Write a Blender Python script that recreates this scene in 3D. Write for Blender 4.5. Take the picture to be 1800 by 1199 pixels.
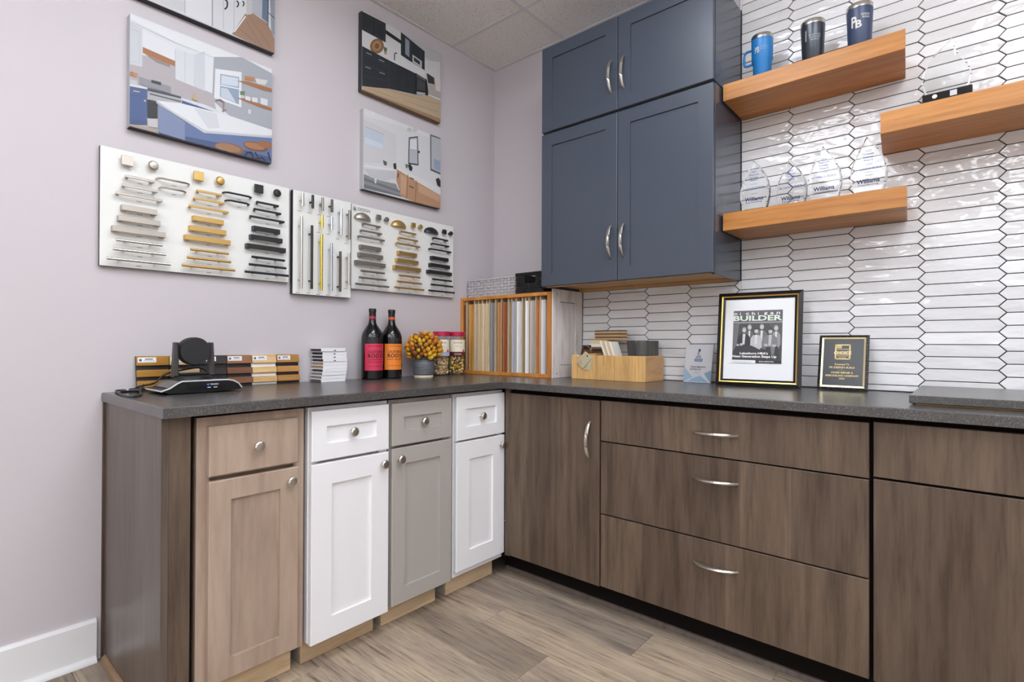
import bpy, bmesh, math, random
from mathutils import Vector, Matrix
random.seed(7)
for o in list(bpy.data.objects): bpy.data.objects.remove(o)
scn = bpy.context.scene
COL = scn.collection

# ------------------------------------------------------------------ camera
FPX, YAW, PITCH, ROLL = 933.4454, -.7122, .0055, .004
CAM = Vector((2.2762, -2.4486, 1.088))
_f = Vector((math.sin(YAW)*math.cos(PITCH), math.cos(YAW)*math.cos(PITCH), math.sin(PITCH)))
_r = Vector((math.cos(YAW), -math.sin(YAW), 0)); _u = _r.cross(_f)
CR = _r*math.cos(ROLL)+_u*math.sin(ROLL); CU = -_r*math.sin(ROLL)+_u*math.cos(ROLL); CF = _f
cd = bpy.data.cameras.new('camera'); cam = bpy.data.objects.new('camera', cd); COL.objects.link(cam)
cd.sensor_width = 36; cd.lens = FPX*36/1800; cd.clip_start = .05
M = Matrix((CR, CU, -CF)).transposed().to_4x4(); M.translation = CAM; cam.matrix_world = M
scn.camera = cam
# ------------------------------------------------------------------ world, exposure
w = bpy.data.worlds.new('world'); scn.world = w; w.use_nodes = True
w.node_tree.nodes['Background'].inputs[0].default_value = (.8, .85, .9, 1)
w.node_tree.nodes['Background'].inputs[1].default_value = .4
vs = scn.view_settings
vs.view_transform = 'Standard'; vs.look = 'None'; vs.gamma = 1; vs.use_curve_mapping = False
vs.exposure = 0.5
LIGHT = 6.2           # radiance of the ceiling light diffusers

# pixel -> point on a plane
def ray(x, y): return CF + CR*((x-900)/FPX) - CU*((y-599.5)/FPX)
def onX(x, y, c=0): d = ray(x, y); return CAM + d*((c-CAM.x)/d.x)
def onY(x, y, c=0): d = ray(x, y); return CAM + d*((c-CAM.y)/d.y)

# ------------------------------------------------------------------ material helpers
def lin(c):
    def f(v):
        v = v/255.0
        return v/12.92 if v <= .04045 else ((v+.055)/1.055)**2.4
    return (f(c[0]), f(c[1]), f(c[2]), 1)
def newmat(name):
    m = bpy.data.materials.new(name); m.use_nodes = True
    nt = m.node_tree; b = nt.nodes['Principled BSDF']
    return m, nt, b
def L(nt, a, b): nt.links.new(a, b)
def N(nt, t, **kw):
    n = nt.nodes.new(t)
    for k, v in kw.items(): setattr(n, k, v)
    return n
def mth(nt, op, a, b=None):
    n = N(nt, 'ShaderNodeMath', operation=op)
    for i, v in enumerate((a, b)):
        if v is None: continue
        if isinstance(v, (int, float)): n.inputs[i].default_value = v
        else: L(nt, v, n.inputs[i])
    return n.outputs[0]
def plain(name, c, rough=.5, metal=0, spec=.5, **kw):
    m, nt, b = newmat(name)
    b.inputs['Base Color'].default_value = lin(c); b.inputs['Roughness'].default_value = rough
    b.inputs['Metallic'].default_value = metal; b.inputs['Specular IOR Level'].default_value = spec
    for k, v in kw.items(): b.inputs[k.replace('_', ' ')].default_value = v
    return m
def coords(nt, scale, rnd=True):
    tc = N(nt, 'ShaderNodeTexCoord'); mp = N(nt, 'ShaderNodeMapping'); mp.inputs['Scale'].default_value = scale
    L(nt, tc.outputs['Object'], mp.inputs['Vector'])
    if not rnd: return mp.outputs[0]
    oi = N(nt, 'ShaderNodeObjectInfo'); va = N(nt, 'ShaderNodeVectorMath', operation='ADD')
    cx = N(nt, 'ShaderNodeCombineXYZ'); v = mth(nt, 'MULTIPLY', oi.outputs['Random'], 37.0)
    for i in range(3): L(nt, v, cx.inputs[i])
    L(nt, mp.outputs[0], va.inputs[0]); L(nt, cx.outputs[0], va.inputs[1])
    return va.outputs[0]
def noise(nt, vec, scale=1, detail=4, rough=.6):
    n = N(nt, 'ShaderNodeTexNoise'); n.inputs['Scale'].default_value = scale
    n.inputs['Detail'].default_value = detail; n.inputs['Roughness'].default_value = rough
    L(nt, vec, n.inputs['Vector']); return n
def ramp(nt, fac, stops):
    r = N(nt, 'ShaderNodeValToRGB'); e = r.color_ramp.elements
    while len(e) < len(stops): e.new(.5)
    for i, (p, c) in enumerate(stops): e[i].position = p; e[i].color = lin(c)
    L(nt, fac, r.inputs[0]); return r.outputs[0]
def mixc(nt, fac, a, b, mode='MIX'):
    n = N(nt, 'ShaderNodeMix', data_type='RGBA', blend_type=mode)
    for s, v in ((0, fac), (6, a), (7, b)):
        if isinstance(v, (int, float)): n.inputs[s].default_value = v
        elif isinstance(v, tuple): n.inputs[s].default_value = v
        else: L(nt, v, n.inputs[s])
    return n.outputs[2]
def bump(nt, b, h, strength=.1, dist=.002):
    n = N(nt, 'ShaderNodeBump'); n.inputs['Strength'].default_value = strength; n.inputs['Distance'].default_value = dist
    L(nt, h, n.inputs['Height']); L(nt, n.outputs[0], b.inputs['Normal'])
def wood(name, dark, mid, light, scale=(30, 30, 2), rough=.45, bands=None, spec=.4, bmp=.05):
    m, nt, b = newmat(name); v = coords(nt, scale)
    n = noise(nt, v, 1, 6, .65); col = ramp(nt, n.outputs[0], [(.3, dark), (.5, mid), (.72, light)])
    v2 = coords(nt, tuple(s*.16 for s in scale)); n2 = noise(nt, v2, 1, 3, .5)
    blot = ramp(nt, n2.outputs[0], [(.3, (205, 200, 200)), (.7, (255, 255, 255))])
    col = mixc(nt, .8, col, blot, 'MULTIPLY')
    if bands:
        tc = N(nt, 'ShaderNodeTexCoord'); sx = N(nt, 'ShaderNodeSeparateXYZ'); L(nt, tc.outputs['Object'], sx.inputs[0])
        oi = N(nt, 'ShaderNodeObjectInfo')
        q = mth(nt, 'FLOOR', mth(nt, 'ADD', mth(nt, 'MULTIPLY', sx.outputs[bands[0]], bands[1]), oi.outputs['Random']))
        wn = N(nt, 'ShaderNodeTexWhiteNoise', noise_dimensions='1D'); L(nt, mth(nt, 'ADD', q, mth(nt, 'MULTIPLY', oi.outputs['Random'], 91.0)), wn.inputs['W'])
        bc = ramp(nt, wn.outputs[0], [(0, (216, 212, 212)), (1, (255, 253, 250))])
        col = mixc(nt, 1.0, col, bc, 'MULTIPLY')
    L(nt, col, b.inputs['Base Color']); b.inputs['Roughness'].default_value = rough
    b.inputs['Specular IOR Level'].default_value = spec
    bump(nt, b, n.outputs[0], bmp, .001)
    return m

MT = {}
def paint(name, c, rough=.6, scale=220, st=.06):
    m, nt, b = newmat(name); n = noise(nt, coords(nt, (1, 1, 1), False), scale, 3)
    b.inputs['Base Color'].default_value = lin(c); b.inputs['Roughness'].default_value = rough
    bump(nt, b, n.outputs[0], st, .001); return m
MT['wall'] = paint('lavender grey wall paint', (203, 195, 198), .55)
MT['plain_wall'] = paint('off white wall paint', (232, 229, 226), .6)
MT['trim'] = plain('white trim paint', (232, 230, 230), .35)
MT['grout'] = plain('dark grout', (52, 46, 44), .9)
MT['black'] = plain('black plastic', (22, 21, 22), .45)
MT['void'] = plain('unlit black cabinet edge', (24, 19, 17), .8, spec=.1)  # near-black with the shade of cabinet gaps and toe recess in its colour
MT['white'] = plain('white lacquer', (240, 238, 240), .4)
MT['greige'] = plain('greige cabinet lacquer', (176, 169, 163), .4)
MT['nickel'] = plain('satin nickel', (205, 200, 192), .3, 1)
MT['bright_nickel'] = plain('light brushed nickel', (182, 172, 161), .4, .85)
MT['gold'] = plain('satin brass', (204, 168, 104), .4, .85)
MT['yellow_gold'] = plain('polished brass', (226, 196, 84), .2, 1)
MT['chrome'] = plain('polished chrome', (205, 210, 222), .1, 1)
MT['pewter'] = plain('brushed pewter', (150, 142, 134), .4, .8)
MT['bronze'] = plain('dark bronze', (92, 84, 80), .35, 1)
MT['matte_black'] = plain('matte black metal', (34, 34, 37), .4)
MT['board'] = plain('white display board', (232, 231, 227), .45)
MT['navy'] = plain('slate navy lacquer', (63, 71, 84), .34, spec=.65)
MT['navy_side'] = plain('slate navy end panel', (66, 74, 87), .2, spec=.6)
MT['cream_wood'] = wood('cream poplar', (214, 190, 152), (228, 206, 170), (236, 216, 184), (40, 40, 3), .55)
MT['shoe'] = wood('brown shoe moulding', (124, 98, 72), (150, 120, 90), (160, 130, 100), (3, 40, 40), .5)
MT['maple'] = wood('clear maple', (205, 172, 132), (226, 198, 160), (236, 212, 178), (3, 4, 40), .55)
MT['cab_maple'] = wood('tan maple veneer', (196, 150, 96), (214, 170, 114), (226, 186, 132), (4, 40, 40), .5)
MT['stain'] = wood('dark grey brown stained maple', (84, 70, 58), (114, 97, 82), (132, 113, 96), (36, 36, 3), .4, bands=(0, 6.5))
MT['stain_end'] = wood('dark stained end panel', (84, 72, 64), (104, 91, 82), (112, 100, 91), (40, 40, 3), .33)
MT['taupe'] = wood('taupe stained maple', (170, 148, 130), (188, 165, 146), (199, 177, 158), (26, 26, 3.2), .45)
MT['shelf'] = wood('honey stained maple', (176, 110, 48), (202, 135, 64), (216, 152, 82), (4, 60, 60), .36)
MT['honey'] = wood('honey oak', (196, 122, 50), (218, 146, 68), (230, 164, 88), (24, 24, 3), .45)
MT['pine'] = wood('curly maple', (208, 152, 86), (234, 188, 120), (242, 202, 140), (110, 30, 7), .48)
MT['pickled'] = wood('whitewashed oak', (206, 195, 190), (234, 227, 223), (244, 239, 236), (22, 22, 4), .5, bmp=.2)
def counter_mat():
    m, nt, b = newmat('dark grey quartz'); v = coords(nt, (1, 1, 1), False)
    n = noise(nt, v, 420, 2, .6); n2 = noise(nt, v, 9, 3)
    c1 = ramp(nt, n.outputs[0], [(.42, (72, 69, 67)), (.62, (92, 88, 86)), (.74, (150, 146, 142))])
    c2 = ramp(nt, n2.outputs[0], [(.3, (232, 232, 232)), (.7, (255, 255, 255))])
    L(nt, mixc(nt, 1, c1, c2, 'MULTIPLY'), b.inputs['Base Color']); b.inputs['Roughness'].default_value = .26; b.inputs['Specular IOR Level'].default_value = .7
    bump(nt, b, n.outputs[0], .03, .0004); return m
MT['counter'] = counter_mat()
def tile_mat():
    m, nt, b = newmat('white glazed ceramic'); oi = N(nt, 'ShaderNodeObjectInfo')
    c = ramp(nt, oi.outputs['Random'], [(0, (224, 221, 221)), (.5, (232, 230, 231)), (1, (240, 239, 240))])
    L(nt, c, b.inputs['Base Color']); b.inputs['Roughness'].default_value = .045
    b.inputs['Specular IOR Level'].default_value = .6
    n = noise(nt, coords(nt, (11, 1, 22)), 1, 2, .5); bump(nt, b, n.outputs[0], .75, .009); return m
MT['tile'] = tile_mat()
def plank_mat():
    m, nt, b = newmat('grey brown oak plank'); oi = N(nt, 'ShaderNodeObjectInfo')
    base = ramp(nt, oi.outputs['Random'], [(0, (156, 142, 128)), (.35, (202, 185, 165)), (.65, (176, 163, 150)), (1, (212, 194, 172))])
    n = noise(nt, coords(nt, (5, 95, 95)), 1, 8, .74)
    g = ramp(nt, n.outputs[0], [(.34, (146, 140, 138)), (.47, (228, 224, 222)), (.7, (255, 252, 248))])
    n2 = noise(nt, coords(nt, (2.2, 13, 13)), 1, 5, .6)
    g2 = ramp(nt, n2.outputs[0], [(.3, (196, 194, 200)), (.6, (255, 252, 246))])
    c = mixc(nt, 1, mixc(nt, 1, base, g, 'MULTIPLY'), g2, 'MULTIPLY')
    L(nt, c, b.inputs['Base Color']); b.inputs['Roughness'].default_value = .5
    bump(nt, b, n.outputs[0], .12, .001); return m
MT['plank'] = plank_mat()
def ceil_mat():
    m, nt, b = newmat('speckled mineral fibre'); v = coords(nt, (1, 1, 1))
    n = noise(nt, v, 190, 3, .6); c = ramp(nt, n.outputs[0], [(.32, (150, 140, 132)), (.39, (240, 236, 231)), (.7, (246, 243, 239))])
    L(nt, c, b.inputs['Base Color']); b.inputs['Roughness'].default_value = .9
    bump(nt, b, n.outputs[0], .3, .002); return m
MT['ceil'] = ceil_mat()
MT['grid'] = plain('white ceiling grid', (222, 220, 220), .5)
def print_mat():
    m, nt, b = newmat('printed ink'); a = N(nt, 'ShaderNodeVertexColor', layer_name='ink')
    L(nt, a.outputs[0], b.inputs['Base Color']); b.inputs['Roughness'].default_value = .5; return m
MT['print'] = print_mat()
def glass_mat(name, c=(255, 255, 255), rough=0.0, ior=1.45):
    return plain(name, c, rough, Transmission_Weight=1.0, IOR=ior)
MT['acrylic'] = glass_mat('clear acrylic', (250, 252, 252), 0, 1.36)
MT['pet'] = plain('clear jar plastic', (40, 40, 40), .04, Alpha=.07)
MT['bottle'] = plain('near black wine glass', (10, 8, 9), .05, spec=.6)
def emis(name, c, s):
    m, nt, b = newmat(name); b.inputs['Base Color'].default_value = lin(c)
    b.inputs['Emission Color'].default_value = lin(c); b.inputs['Emission Strength'].default_value = s; return m
MT['lamp'] = emis('lit light diffuser', (240, 247, 255), LIGHT)

# ------------------------------------------------------------------ geometry helpers
ORG = {}
def tag(o, label=None, cat=None, group=None, kind=None):
    if label: o['label'] = label
    if cat: o['category'] = cat
    if group: o['group'] = group
    if kind: o['kind'] = kind
    return o
def thing(name, loc, label, cat, group=None):
    o = bpy.data.objects.new(name, None); COL.objects.link(o); o.empty_display_size = .05
    o.location = loc; ORG[o.name] = Vector(loc)
    return tag(o, label, cat, group)
def poly_inset(p, d):
    n = len(p); a = sum(p[i][0]*p[(i+1) % n][1]-p[(i+1) % n][0]*p[i][1] for i in range(n))
    s = 1 if a > 0 else -1; out = []
    for i in range(n):
        p0, p1, p2 = Vector(p[i-1]), Vector(p[i]), Vector(p[(i+1) % n])
        e1 = (p1-p0).normalized(); e2 = (p2-p1).normalized()
        n1 = Vector((-e1.y, e1.x))*s; n2 = Vector((-e2.y, e2.x))*s
        k = 1+n1.dot(n2); out.append(tuple(p1+(n1+n2)*(d/max(k, .2))))
    return out
def clip(poly, axis, lim, keep_less):
    out = []; n = len(poly)
    ins = (lambda q: q[axis] <= lim+1e-9) if keep_less else (lambda q: q[axis] >= lim-1e-9)
    for i in range(n):
        a, b = poly[i], poly[(i+1) % n]
        if ins(a): out.append(a)
        if ins(a) != ins(b):
            t = (lim-a[axis])/(b[axis]-a[axis]); out.append(tuple(a[k]+t*(b[k]-a[k]) for k in range(2)))
    return out
def clipbox(poly, a0, a1, b0, b1):
    for ax, l, k in ((0, a0, False), (0, a1, True), (1, b0, False), (1, b1, True)):
        if len(poly) < 3: return []
        poly = clip(poly, ax, l, k)
    res = []
    for q in poly:
        if not res or (abs(q[0]-res[-1][0])+abs(q[1]-res[-1][1])) > 1e-4: res.append(q)
    return res if len(res) >= 3 else []
XF = lambda a, z, d: (d, a, z)          # facing +x, a = y
YF = lambda a, z, d: (a, -d, z)         # facing -y, a = x ; d = -y
ZF = lambda a, b, d: (a, b, d)
class MB:
    def __init__(s): s.v = []; s.f = []; s.m = []; s.c = []; s.s = []
    def add(s, vs_, fs, m=0, col=None, smooth=False):
        o = len(s.v); s.v += [tuple(q) for q in vs_]
        for f in fs: s.f.append([i+o for i in f]); s.m.append(m); s.c.append(col); s.s.append(smooth)
        return s
    def loops(s, loops, m=0, cap0=True, cap1=True, closed=False, smooth=False, col=None):
        n = len(loops[0]); V = [q for lp in loops for q in lp]; F = []
        R = len(loops)
        for i in range(R if closed else R-1):
            j = (i+1) % R
            for k in range(n): F.append([i*n+k, i*n+(k+1) % n, j*n+(k+1) % n, j*n+k])
        s.add(V, F, m, col, smooth)
        o = len(s.v)-len(V)
        if not closed:
            if cap0: s.f.append([o+k for k in range(n)][::-1]); s.m.append(m); s.c.append(col); s.s.append(False)
            if cap1: s.f.append([o+(R-1)*n+k for k in range(n)]); s.m.append(m); s.c.append(col); s.s.append(False)
        return s
    def prism(s, pts, fr, d0, d1, bev=0, m=0, col=None):
        lp = [[fr(a, b, d0) for a, b in pts]]
        if bev:
            lp.append([fr(a, b, d1-bev) for a, b in pts]); lp.append([fr(a, b, d1) for a, b in poly_inset(pts, bev)])
        else: lp.append([fr(a, b, d1) for a, b in pts])
        return s.loops(lp, m, col=col)
    def box(s, x0, x1, y0, y1, z0, z1, bev=0, m=0, col=None):
        p = [(x0, y0), (x1, y0), (x1, y1), (x0, y1)]
        if not bev: return s.prism(p, ZF, z0, z1, 0, m, col)
        q = poly_inset(p, bev)
        return s.loops([[ZF(a, b, z0) for a, b in q], [ZF(a, b, z0+bev) for a, b in p], [ZF(a, b, z1-bev) for a, b in p], [ZF(a, b, z1) for a, b in q]], m, col=col)
    def rect(s, fr, a0, a1, b0, b1, d, col, m=0):
        return s.add([fr(a0, b0, d), fr(a1, b0, d), fr(a1, b1, d), fr(a0, b1, d)], [[0, 1, 2, 3]], m, col)
    def lathe(s, prof, org, axis=(0, 0, 1), seg=24, m=0, cap0=True, cap1=True, smooth=True, ph=0, col=None):
        ax = Vector(axis).normalized(); t = Vector((0, 0, 1)) if abs(ax.z) < .9 else Vector((1, 0, 0))
        e1 = ax.cross(t).normalized(); e2 = ax.cross(e1); org = Vector(org)
        lp = [[org+ax*h+(e1*math.cos(2*math.pi*k/seg+ph)+e2*math.sin(2*math.pi*k/seg+ph))*r for k in range(seg)] for r, h in prof]
        return s.loops(lp, m, cap0, cap1, smooth=smooth, col=col)
    def tube(s, path, r, seg=8, m=0, smooth=True, flat=1.0, up=(0, 0, 1), closed=False, twist=0):
        P = [Vector(p) for p in path]; lp = []; n = len(P)
        for i, p in enumerate(P):
            t = (P[(i+1) % n]-P[i-1]) if closed else (P[min(i+1, n-1)]-P[max(i-1, 0)])
            t.normalize(); u_ = Vector(up)
            if abs(t.dot(u_)) > .98: u_ = Vector((1, 0, 0)) if abs(t.x) < .9 else Vector((0, 1, 0))
            e1 = t.cross(u_).normalized(); e2 = e1.cross(t)
            rr = r[i] if isinstance(r, (list, tuple)) else r; a0 = twist*i/max(n-1, 1)
            lp.append([p+e1*(math.cos(2*math.pi*k/seg+a0)*rr)+e2*(math.sin(2*math.pi*k/seg+a0)*rr*flat) for k in range(seg)])
        return s.loops(lp, m, closed=closed, smooth=smooth)
    def xf(s, mat): s.v = [tuple(mat @ Vector(q)) for q in s.v]; return s
    def build(s, name, mat, parent=None, org=None, recalc=True):
        if parent is not None: o_ = ORG[parent.name]
        elif org is not None: o_ = Vector(org)
        else:
            xs, ys, zs = zip(*s.v); o_ = Vector(((min(xs)+max(xs))/2, (min(ys)+max(ys))/2, min(zs)))
        me = bpy.data.meshes.new(name)
        me.from_pydata([(q[0]-o_.x, q[1]-o_.y, q[2]-o_.z) for q in s.v], [], s.f)
        mats = mat if isinstance(mat, (list, tuple)) else [mat]
        for q in mats: me.materials.append(MT[q] if isinstance(q, str) else q)
        me.polygons.foreach_set('material_index', s.m)
        if recalc:
            bm = bmesh.new(); bm.from_mesh(me); bmesh.ops.recalc_face_normals(bm, faces=bm.faces); bm.to_mesh(me); bm.free()
        if any(c is not None for c in s.c):
            at = me.color_attributes.new('ink', 'FLOAT_COLOR', 'CORNER'); li = 0
            for p in me.polygons:
                c = lin(s.c[p.index] or (255, 255, 255))
                for k in p.loop_indices: at.data[k].color = c
        if any(s.s):
            me.polygons.foreach_set('use_smooth', [True]*len(me.polygons)); me.set_sharp_from_angle(angle=math.radians(38))
        o = bpy.data.objects.new(name, me); COL.objects.link(o)
        if parent is not None: o.parent = parent
        else: o.location = o_
        ORG[o.name] = o_
        return o
_tc = {}
def text_geo(txt, bold=0.0, space=1.0):
    key = (txt, bold, space)
    if key in _tc: return _tc[key]
    cu = bpy.data.curves.new('t', 'FONT'); cu.body = txt; cu.size = 1; cu.resolution_u = 2; cu.offset = bold; cu.space_character = space
    ob = bpy.data.objects.new('t', cu); COL.objects.link(ob)
    dg = bpy.context.evaluated_depsgraph_get(); ev = ob.evaluated_get(dg); me = ev.to_mesh()
    V = [(v.co.x, v.co.y) for v in me.vertices]; F = [list(p.vertices) for p in me.polygons]
    ev.to_mesh_clear(); bpy.data.objects.remove(ob); bpy.data.curves.remove(cu)
    x0 = min(p[0] for p in V); x1 = max(p[0] for p in V); y0 = min(p[1] for p in V); y1 = max(p[1] for p in V)
    r = ([((x-x0)/(x1-x0), (y-y0)/(y1-y0)) for x, y in V], F, (x1-x0)/(y1-y0)); _tc[key] = r; return r
def put_text(mb, txt, fn, u0, u1, v0, v1, col, bold=0.0, space=1.0, m=0):
    """lettering filling the rectangle u0..u1, v0..v1 ; fn(u,v)->3D"""
    V, F, asp = text_geo(txt, bold, space)
    mb.add([fn(u0+x*(u1-u0), v0+y*(v1-v0)) for x, y in V], F, m, col)
def dup(root, loc=None):
    r = root.copy(); COL.objects.link(r)
    if loc is not None: r.location = loc
    for ch in root.children:
        c = ch.copy(); COL.objects.link(c); c.parent = r
        for g in ch.children:
            d = g.copy(); COL.objects.link(d); d.parent = c
    return r

# ================================================================== THE ROOM
HC = 2.807; WB = .009; XR = 5.4; YF0 = -6.6
def struct(name, mb, mat, parent=None):
    o = mb.build(name, mat, parent)
    if parent is None: o['kind'] = 'structure'
    return o
struct('wall_left', MB().box(-.1, 0, YF0, WB+.1, 0, HC+.05), 'wall')
wall_back = struct('wall_back', MB().box(0, XR, WB, WB+.1, 0, HC+.05), 'wall')
struct('wall_right', MB().box(XR, XR+.1, YF0, WB+.1, 0, HC+.05), 'plain_wall')
struct('wall_front', MB().box(-.1, XR+.1, YF0-.1, YF0, 0, HC+.05), 'plain_wall')
floor = struct('floor', MB().box(0, XR, YF0, WB, -.05, -.004), 'grout')
# floor planks, 0.185 m wide, running along x
PW = .185; ends = {0: .25, 1: 1.788, 2: 1.375, 3: .83, 4: 1.16, 5: .42, 6: .95}
for r in range(-1, 36):
    y1 = -.585+PW*2-PW*r - .0; y0 = y1-PW
    y1 = min(y1, WB)
    if y0 >= WB-.01 or y1 <= YF0: continue
    y0 = max(y0, YF0)
    e = ends.get(r, (r*.437) % 1.22); x = e-1.22*2
    while x < XR:
        a, b = max(x, 0), min(x+1.22, XR); x += 1.22
        if b-a < .02: continue
        MB().box(a+.0005, b-.0005, y0+.0005, y1-.0005, -.004, 0, .0011).build('floor_plank', 'plank', floor)
# baseboard on the left wall with its shoe moulding
bb = MB().prism([(0, .0), (.014, 0), (.014, .132), (.009, .142), (0, .142)], lambda a, b, d: (a, d, b), YF0, -1.995).build('baseboard_left', 'trim'); bb['kind'] = 'structure'
q = [(.0142, 0)]+[(.0142+.018*math.sin(t), .018*math.cos(t)) for t in [i*math.pi/12 for i in range(7)]][::-1]
MB().prism(q, lambda a, b, d: (a, d, b), YF0, -1.997).build('shoe_moulding', 'trim', bb)
# ceiling: base slab, grid bars, lay-in tiles, 0.61 m module
ceiling = struct('ceiling', MB().box(-.1, XR+.1, YF0-.1, WB+.1, HC+.05, HC+.1), 'grid')
gx = [.545+.61*i for i in range(-1, 9)]; gy = [-.36-.61*i for i in range(-1, 11)]
LIGHTS = {(i, j) for i in (2, 4, 7) for j in (2, 3, 5, 6, 8, 9)}
tiles = {}
def cells(g, lo, hi):
    e = [lo]+sorted(v for v in g if lo+.02 < v < hi-.02)+[hi]; return list(zip(e[:-1], e[1:]))
CXs = cells(gx, 0, XR); CYs = cells(gy, YF0, WB)[::-1]
for i, (x0, x1) in enumerate(CXs):
    for j, (y0, y1) in enumerate(CYs):
        if (i, j) in LIGHTS: continue
        MB().box(x0+.012, x1-.012, y0+.012, y1-.012, HC+.001, HC+.016).build('ceiling_tile', 'ceil', ceiling)
for (x0, x1) in CXs[:-1]: MB().box(x1-.012, x1+.012, YF0, WB, HC-.001, HC+.03).build('grid_bar', 'grid', ceiling)
for (y0, y1) in CYs[:-1]: MB().box(0, XR, y0-.012, y0+.012, HC-.0005, HC+.029).build('grid_bar', 'grid', ceiling)
MB().box(0, .02, YF0, WB, HC-.002, HC+.03).build('wall_angle', 'grid', ceiling)
MB().box(0, XR, WB-.02, WB, HC-.0015, HC+.03).build('wall_angle', 'grid', ceiling)
spot = {(i, j): 'ceiling light, %s row from the tile wall, %s column from the left wall' % (('first', 'second', 'third')[(j-2)//3], ('first', 'second', 'third')[(2, 4, 7).index(i)]) for i, j in LIGHTS}
for (i, j) in sorted(LIGHTS):
    if (i, j-1) in LIGHTS: continue
    x0, x1 = CXs[i]; y0, y1 = CYs[j+1][0], CYs[j][1]
    t = thing('ceiling_light', ((x0+x1)/2, (y0+y1)/2, HC), 'long rectangular '+spot[(i, j)], 'ceiling light', 'ceiling light panels')
    f = MB()
    for b in ((x0+.013, x1-.013, y0+.013, y0+.035), (x0+.013, x1-.013, y1-.035, y1-.013), (x0+.013, x0+.035, y0+.035, y1-.035), (x1-.035, x1-.013, y0+.035, y1-.035)):
        f.box(*b, HC-.012, HC+.03)
    f.build('light_frame', 'trim', t)
    MB().box(x0+.036, x1-.036, y0+.036, y1-.036, HC-.11, HC+.012, .008).build('diffuser', 'lamp', t)  # body hangs below the grid, depth added so its sides brighten the ceiling

# ================================================================== TILED WALL
XT = 1.507; ZT0 = .9155; TW = .218; TP = .0437; XE = 3.3
MB().box(.672, XT, .0035, WB, ZT0, 1.371).build('grout_bed', 'grout', wall_back)
MB().box(XT, XE, .0035, WB, ZT0, HC-.003).build('grout_bed', 'grout', wall_back)
MB().box(XT-.006, XT-.0005, -.001, WB, 2.58, HC-.003).build('tile_edge_trim', 'trim', wall_back)
far = MB(); nt_ = 0
for k in range(-2, 12):
    xa = .833+TW*k; xb = xa+TW                      # column between boundary k and k+1
    off = .9386 if k % 2 == 0 else .9386-TP/2       # boundary 2.142 is k = 6
    for r in range(-2, 46):
        zc = off+TP*r; g = .0014; h = TP/2-g; am = .0103
        hexa = [(xa-am+g*1.6, zc), (xa+am+g*.6, zc-h), (xb-am-g*.6, zc-h), (xb+am-g*1.6, zc), (xb-am-g*.6, zc+h), (xa+am+g*.6, zc+h)]
        for (a0, a1, b0, b1) in ((.674, XT-.0012, ZT0+.0015, 1.371), (XT, XE, ZT0+.0015, HC-.004)):
            p = clipbox(hexa, a0, a1, b0, b1)
            if len(p) < 3: continue
            ar = abs(sum(p[i][0]*p[(i+1) % len(p)][1]-p[(i+1) % len(p)][0]*p[i][1] for i in range(len(p))))/2
            if ar < 6e-5: continue
            tx, tz = random.uniform(-.0012, .0012), random.uniform(-.0004, .0004)
            xm = sum(q_[0] for q_ in p)/len(p)
            fr = lambda a, b, d, tx=tx, tz=tz, xm=xm, zc=zc: (a, -d-((a-xm)/.11*tx+(b-zc)/.02*tz if d > -.004 else 0), b)
            if a0 > 1.4 and p[0][0] > 2.62:
                far.prism(p, fr, -.0085, 0, .0012); continue
            mb = MB().prism(p, fr, -.0085, 0, .0012); mb.build('wall_tile', 'tile', wall_back); nt_ += 1
fo = far.build('wall_tiles_beyond', 'tile', wall_back); fo['kind'] = 'stuff'

# ================================================================== FLOATING SHELVES
def shelf(x0, x1, z0, z1, label, c0=0, c1=0):
    p = [(x0, -.25), (x1, -.25), (x1-c1, -.0015), (x0-c0, -.0015)]; q = poly_inset(p, .0015)
    o = MB().loops([[ZF(a, b, z0) for a, b in q], [ZF(a, b, z0+.0015) for a, b in p], [ZF(a, b, z1-.0015) for a, b in p], [ZF(a, b, z1) for a, b in q]]).build('floating_shelf', 'shelf', org=(x0, -.12, z0))
    return tag(o, label, 'shelf', 'floating wooden shelves')
S1, S2, S3 = 2.150, 1.885, 1.623
shelf(1.512, 2.112, S1-.068, S1, 'upper thick honey wood floating shelf carrying the metal tumblers', 0, .018)
shelf(2.043, 2.68, S2-.073, S2, 'right thick honey wood floating shelf carrying one clear award on black base', .02, 0)
shelf(1.5125, 2.116, S3-.071, S3, 'lower thick honey wood floating shelf carrying four clear teardrop awards', 0, .017)

# ================================================================== COUNTERTOP
CT, CB = .914, .884
cp = [(.001, -.0005), (2.97, -.0005), (2.97, -.634), (.651, -.634), (.651, -1.985), (.001, -1.985)]
ci = poly_inset(cp, .003)
c = MB().loops([[ZF(a, b, CB) for a, b in cp], [ZF(a, b, CT-.003) for a, b in cp], [ZF(a, b, CT) for a, b in ci]]).build('countertop', 'counter')
tag(c, 'dark speckled grey L shaped stone countertop with square edge', 'countertop')
sl = thing('stone_slab', (2.4, -.2, CT), 'loose dark stone slab lying on countertop against tile at right edge', 'slab')
MB().box(2.155, 2.80, -.50, -.02, CT+.0005, CT+.006).build('wood_backing', 'cab_maple', sl)
MB().box(2.14, 2.82, -.515, -.012, CT+.006, CT+.029, .002).build('stone_top', 'counter', sl)

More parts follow.
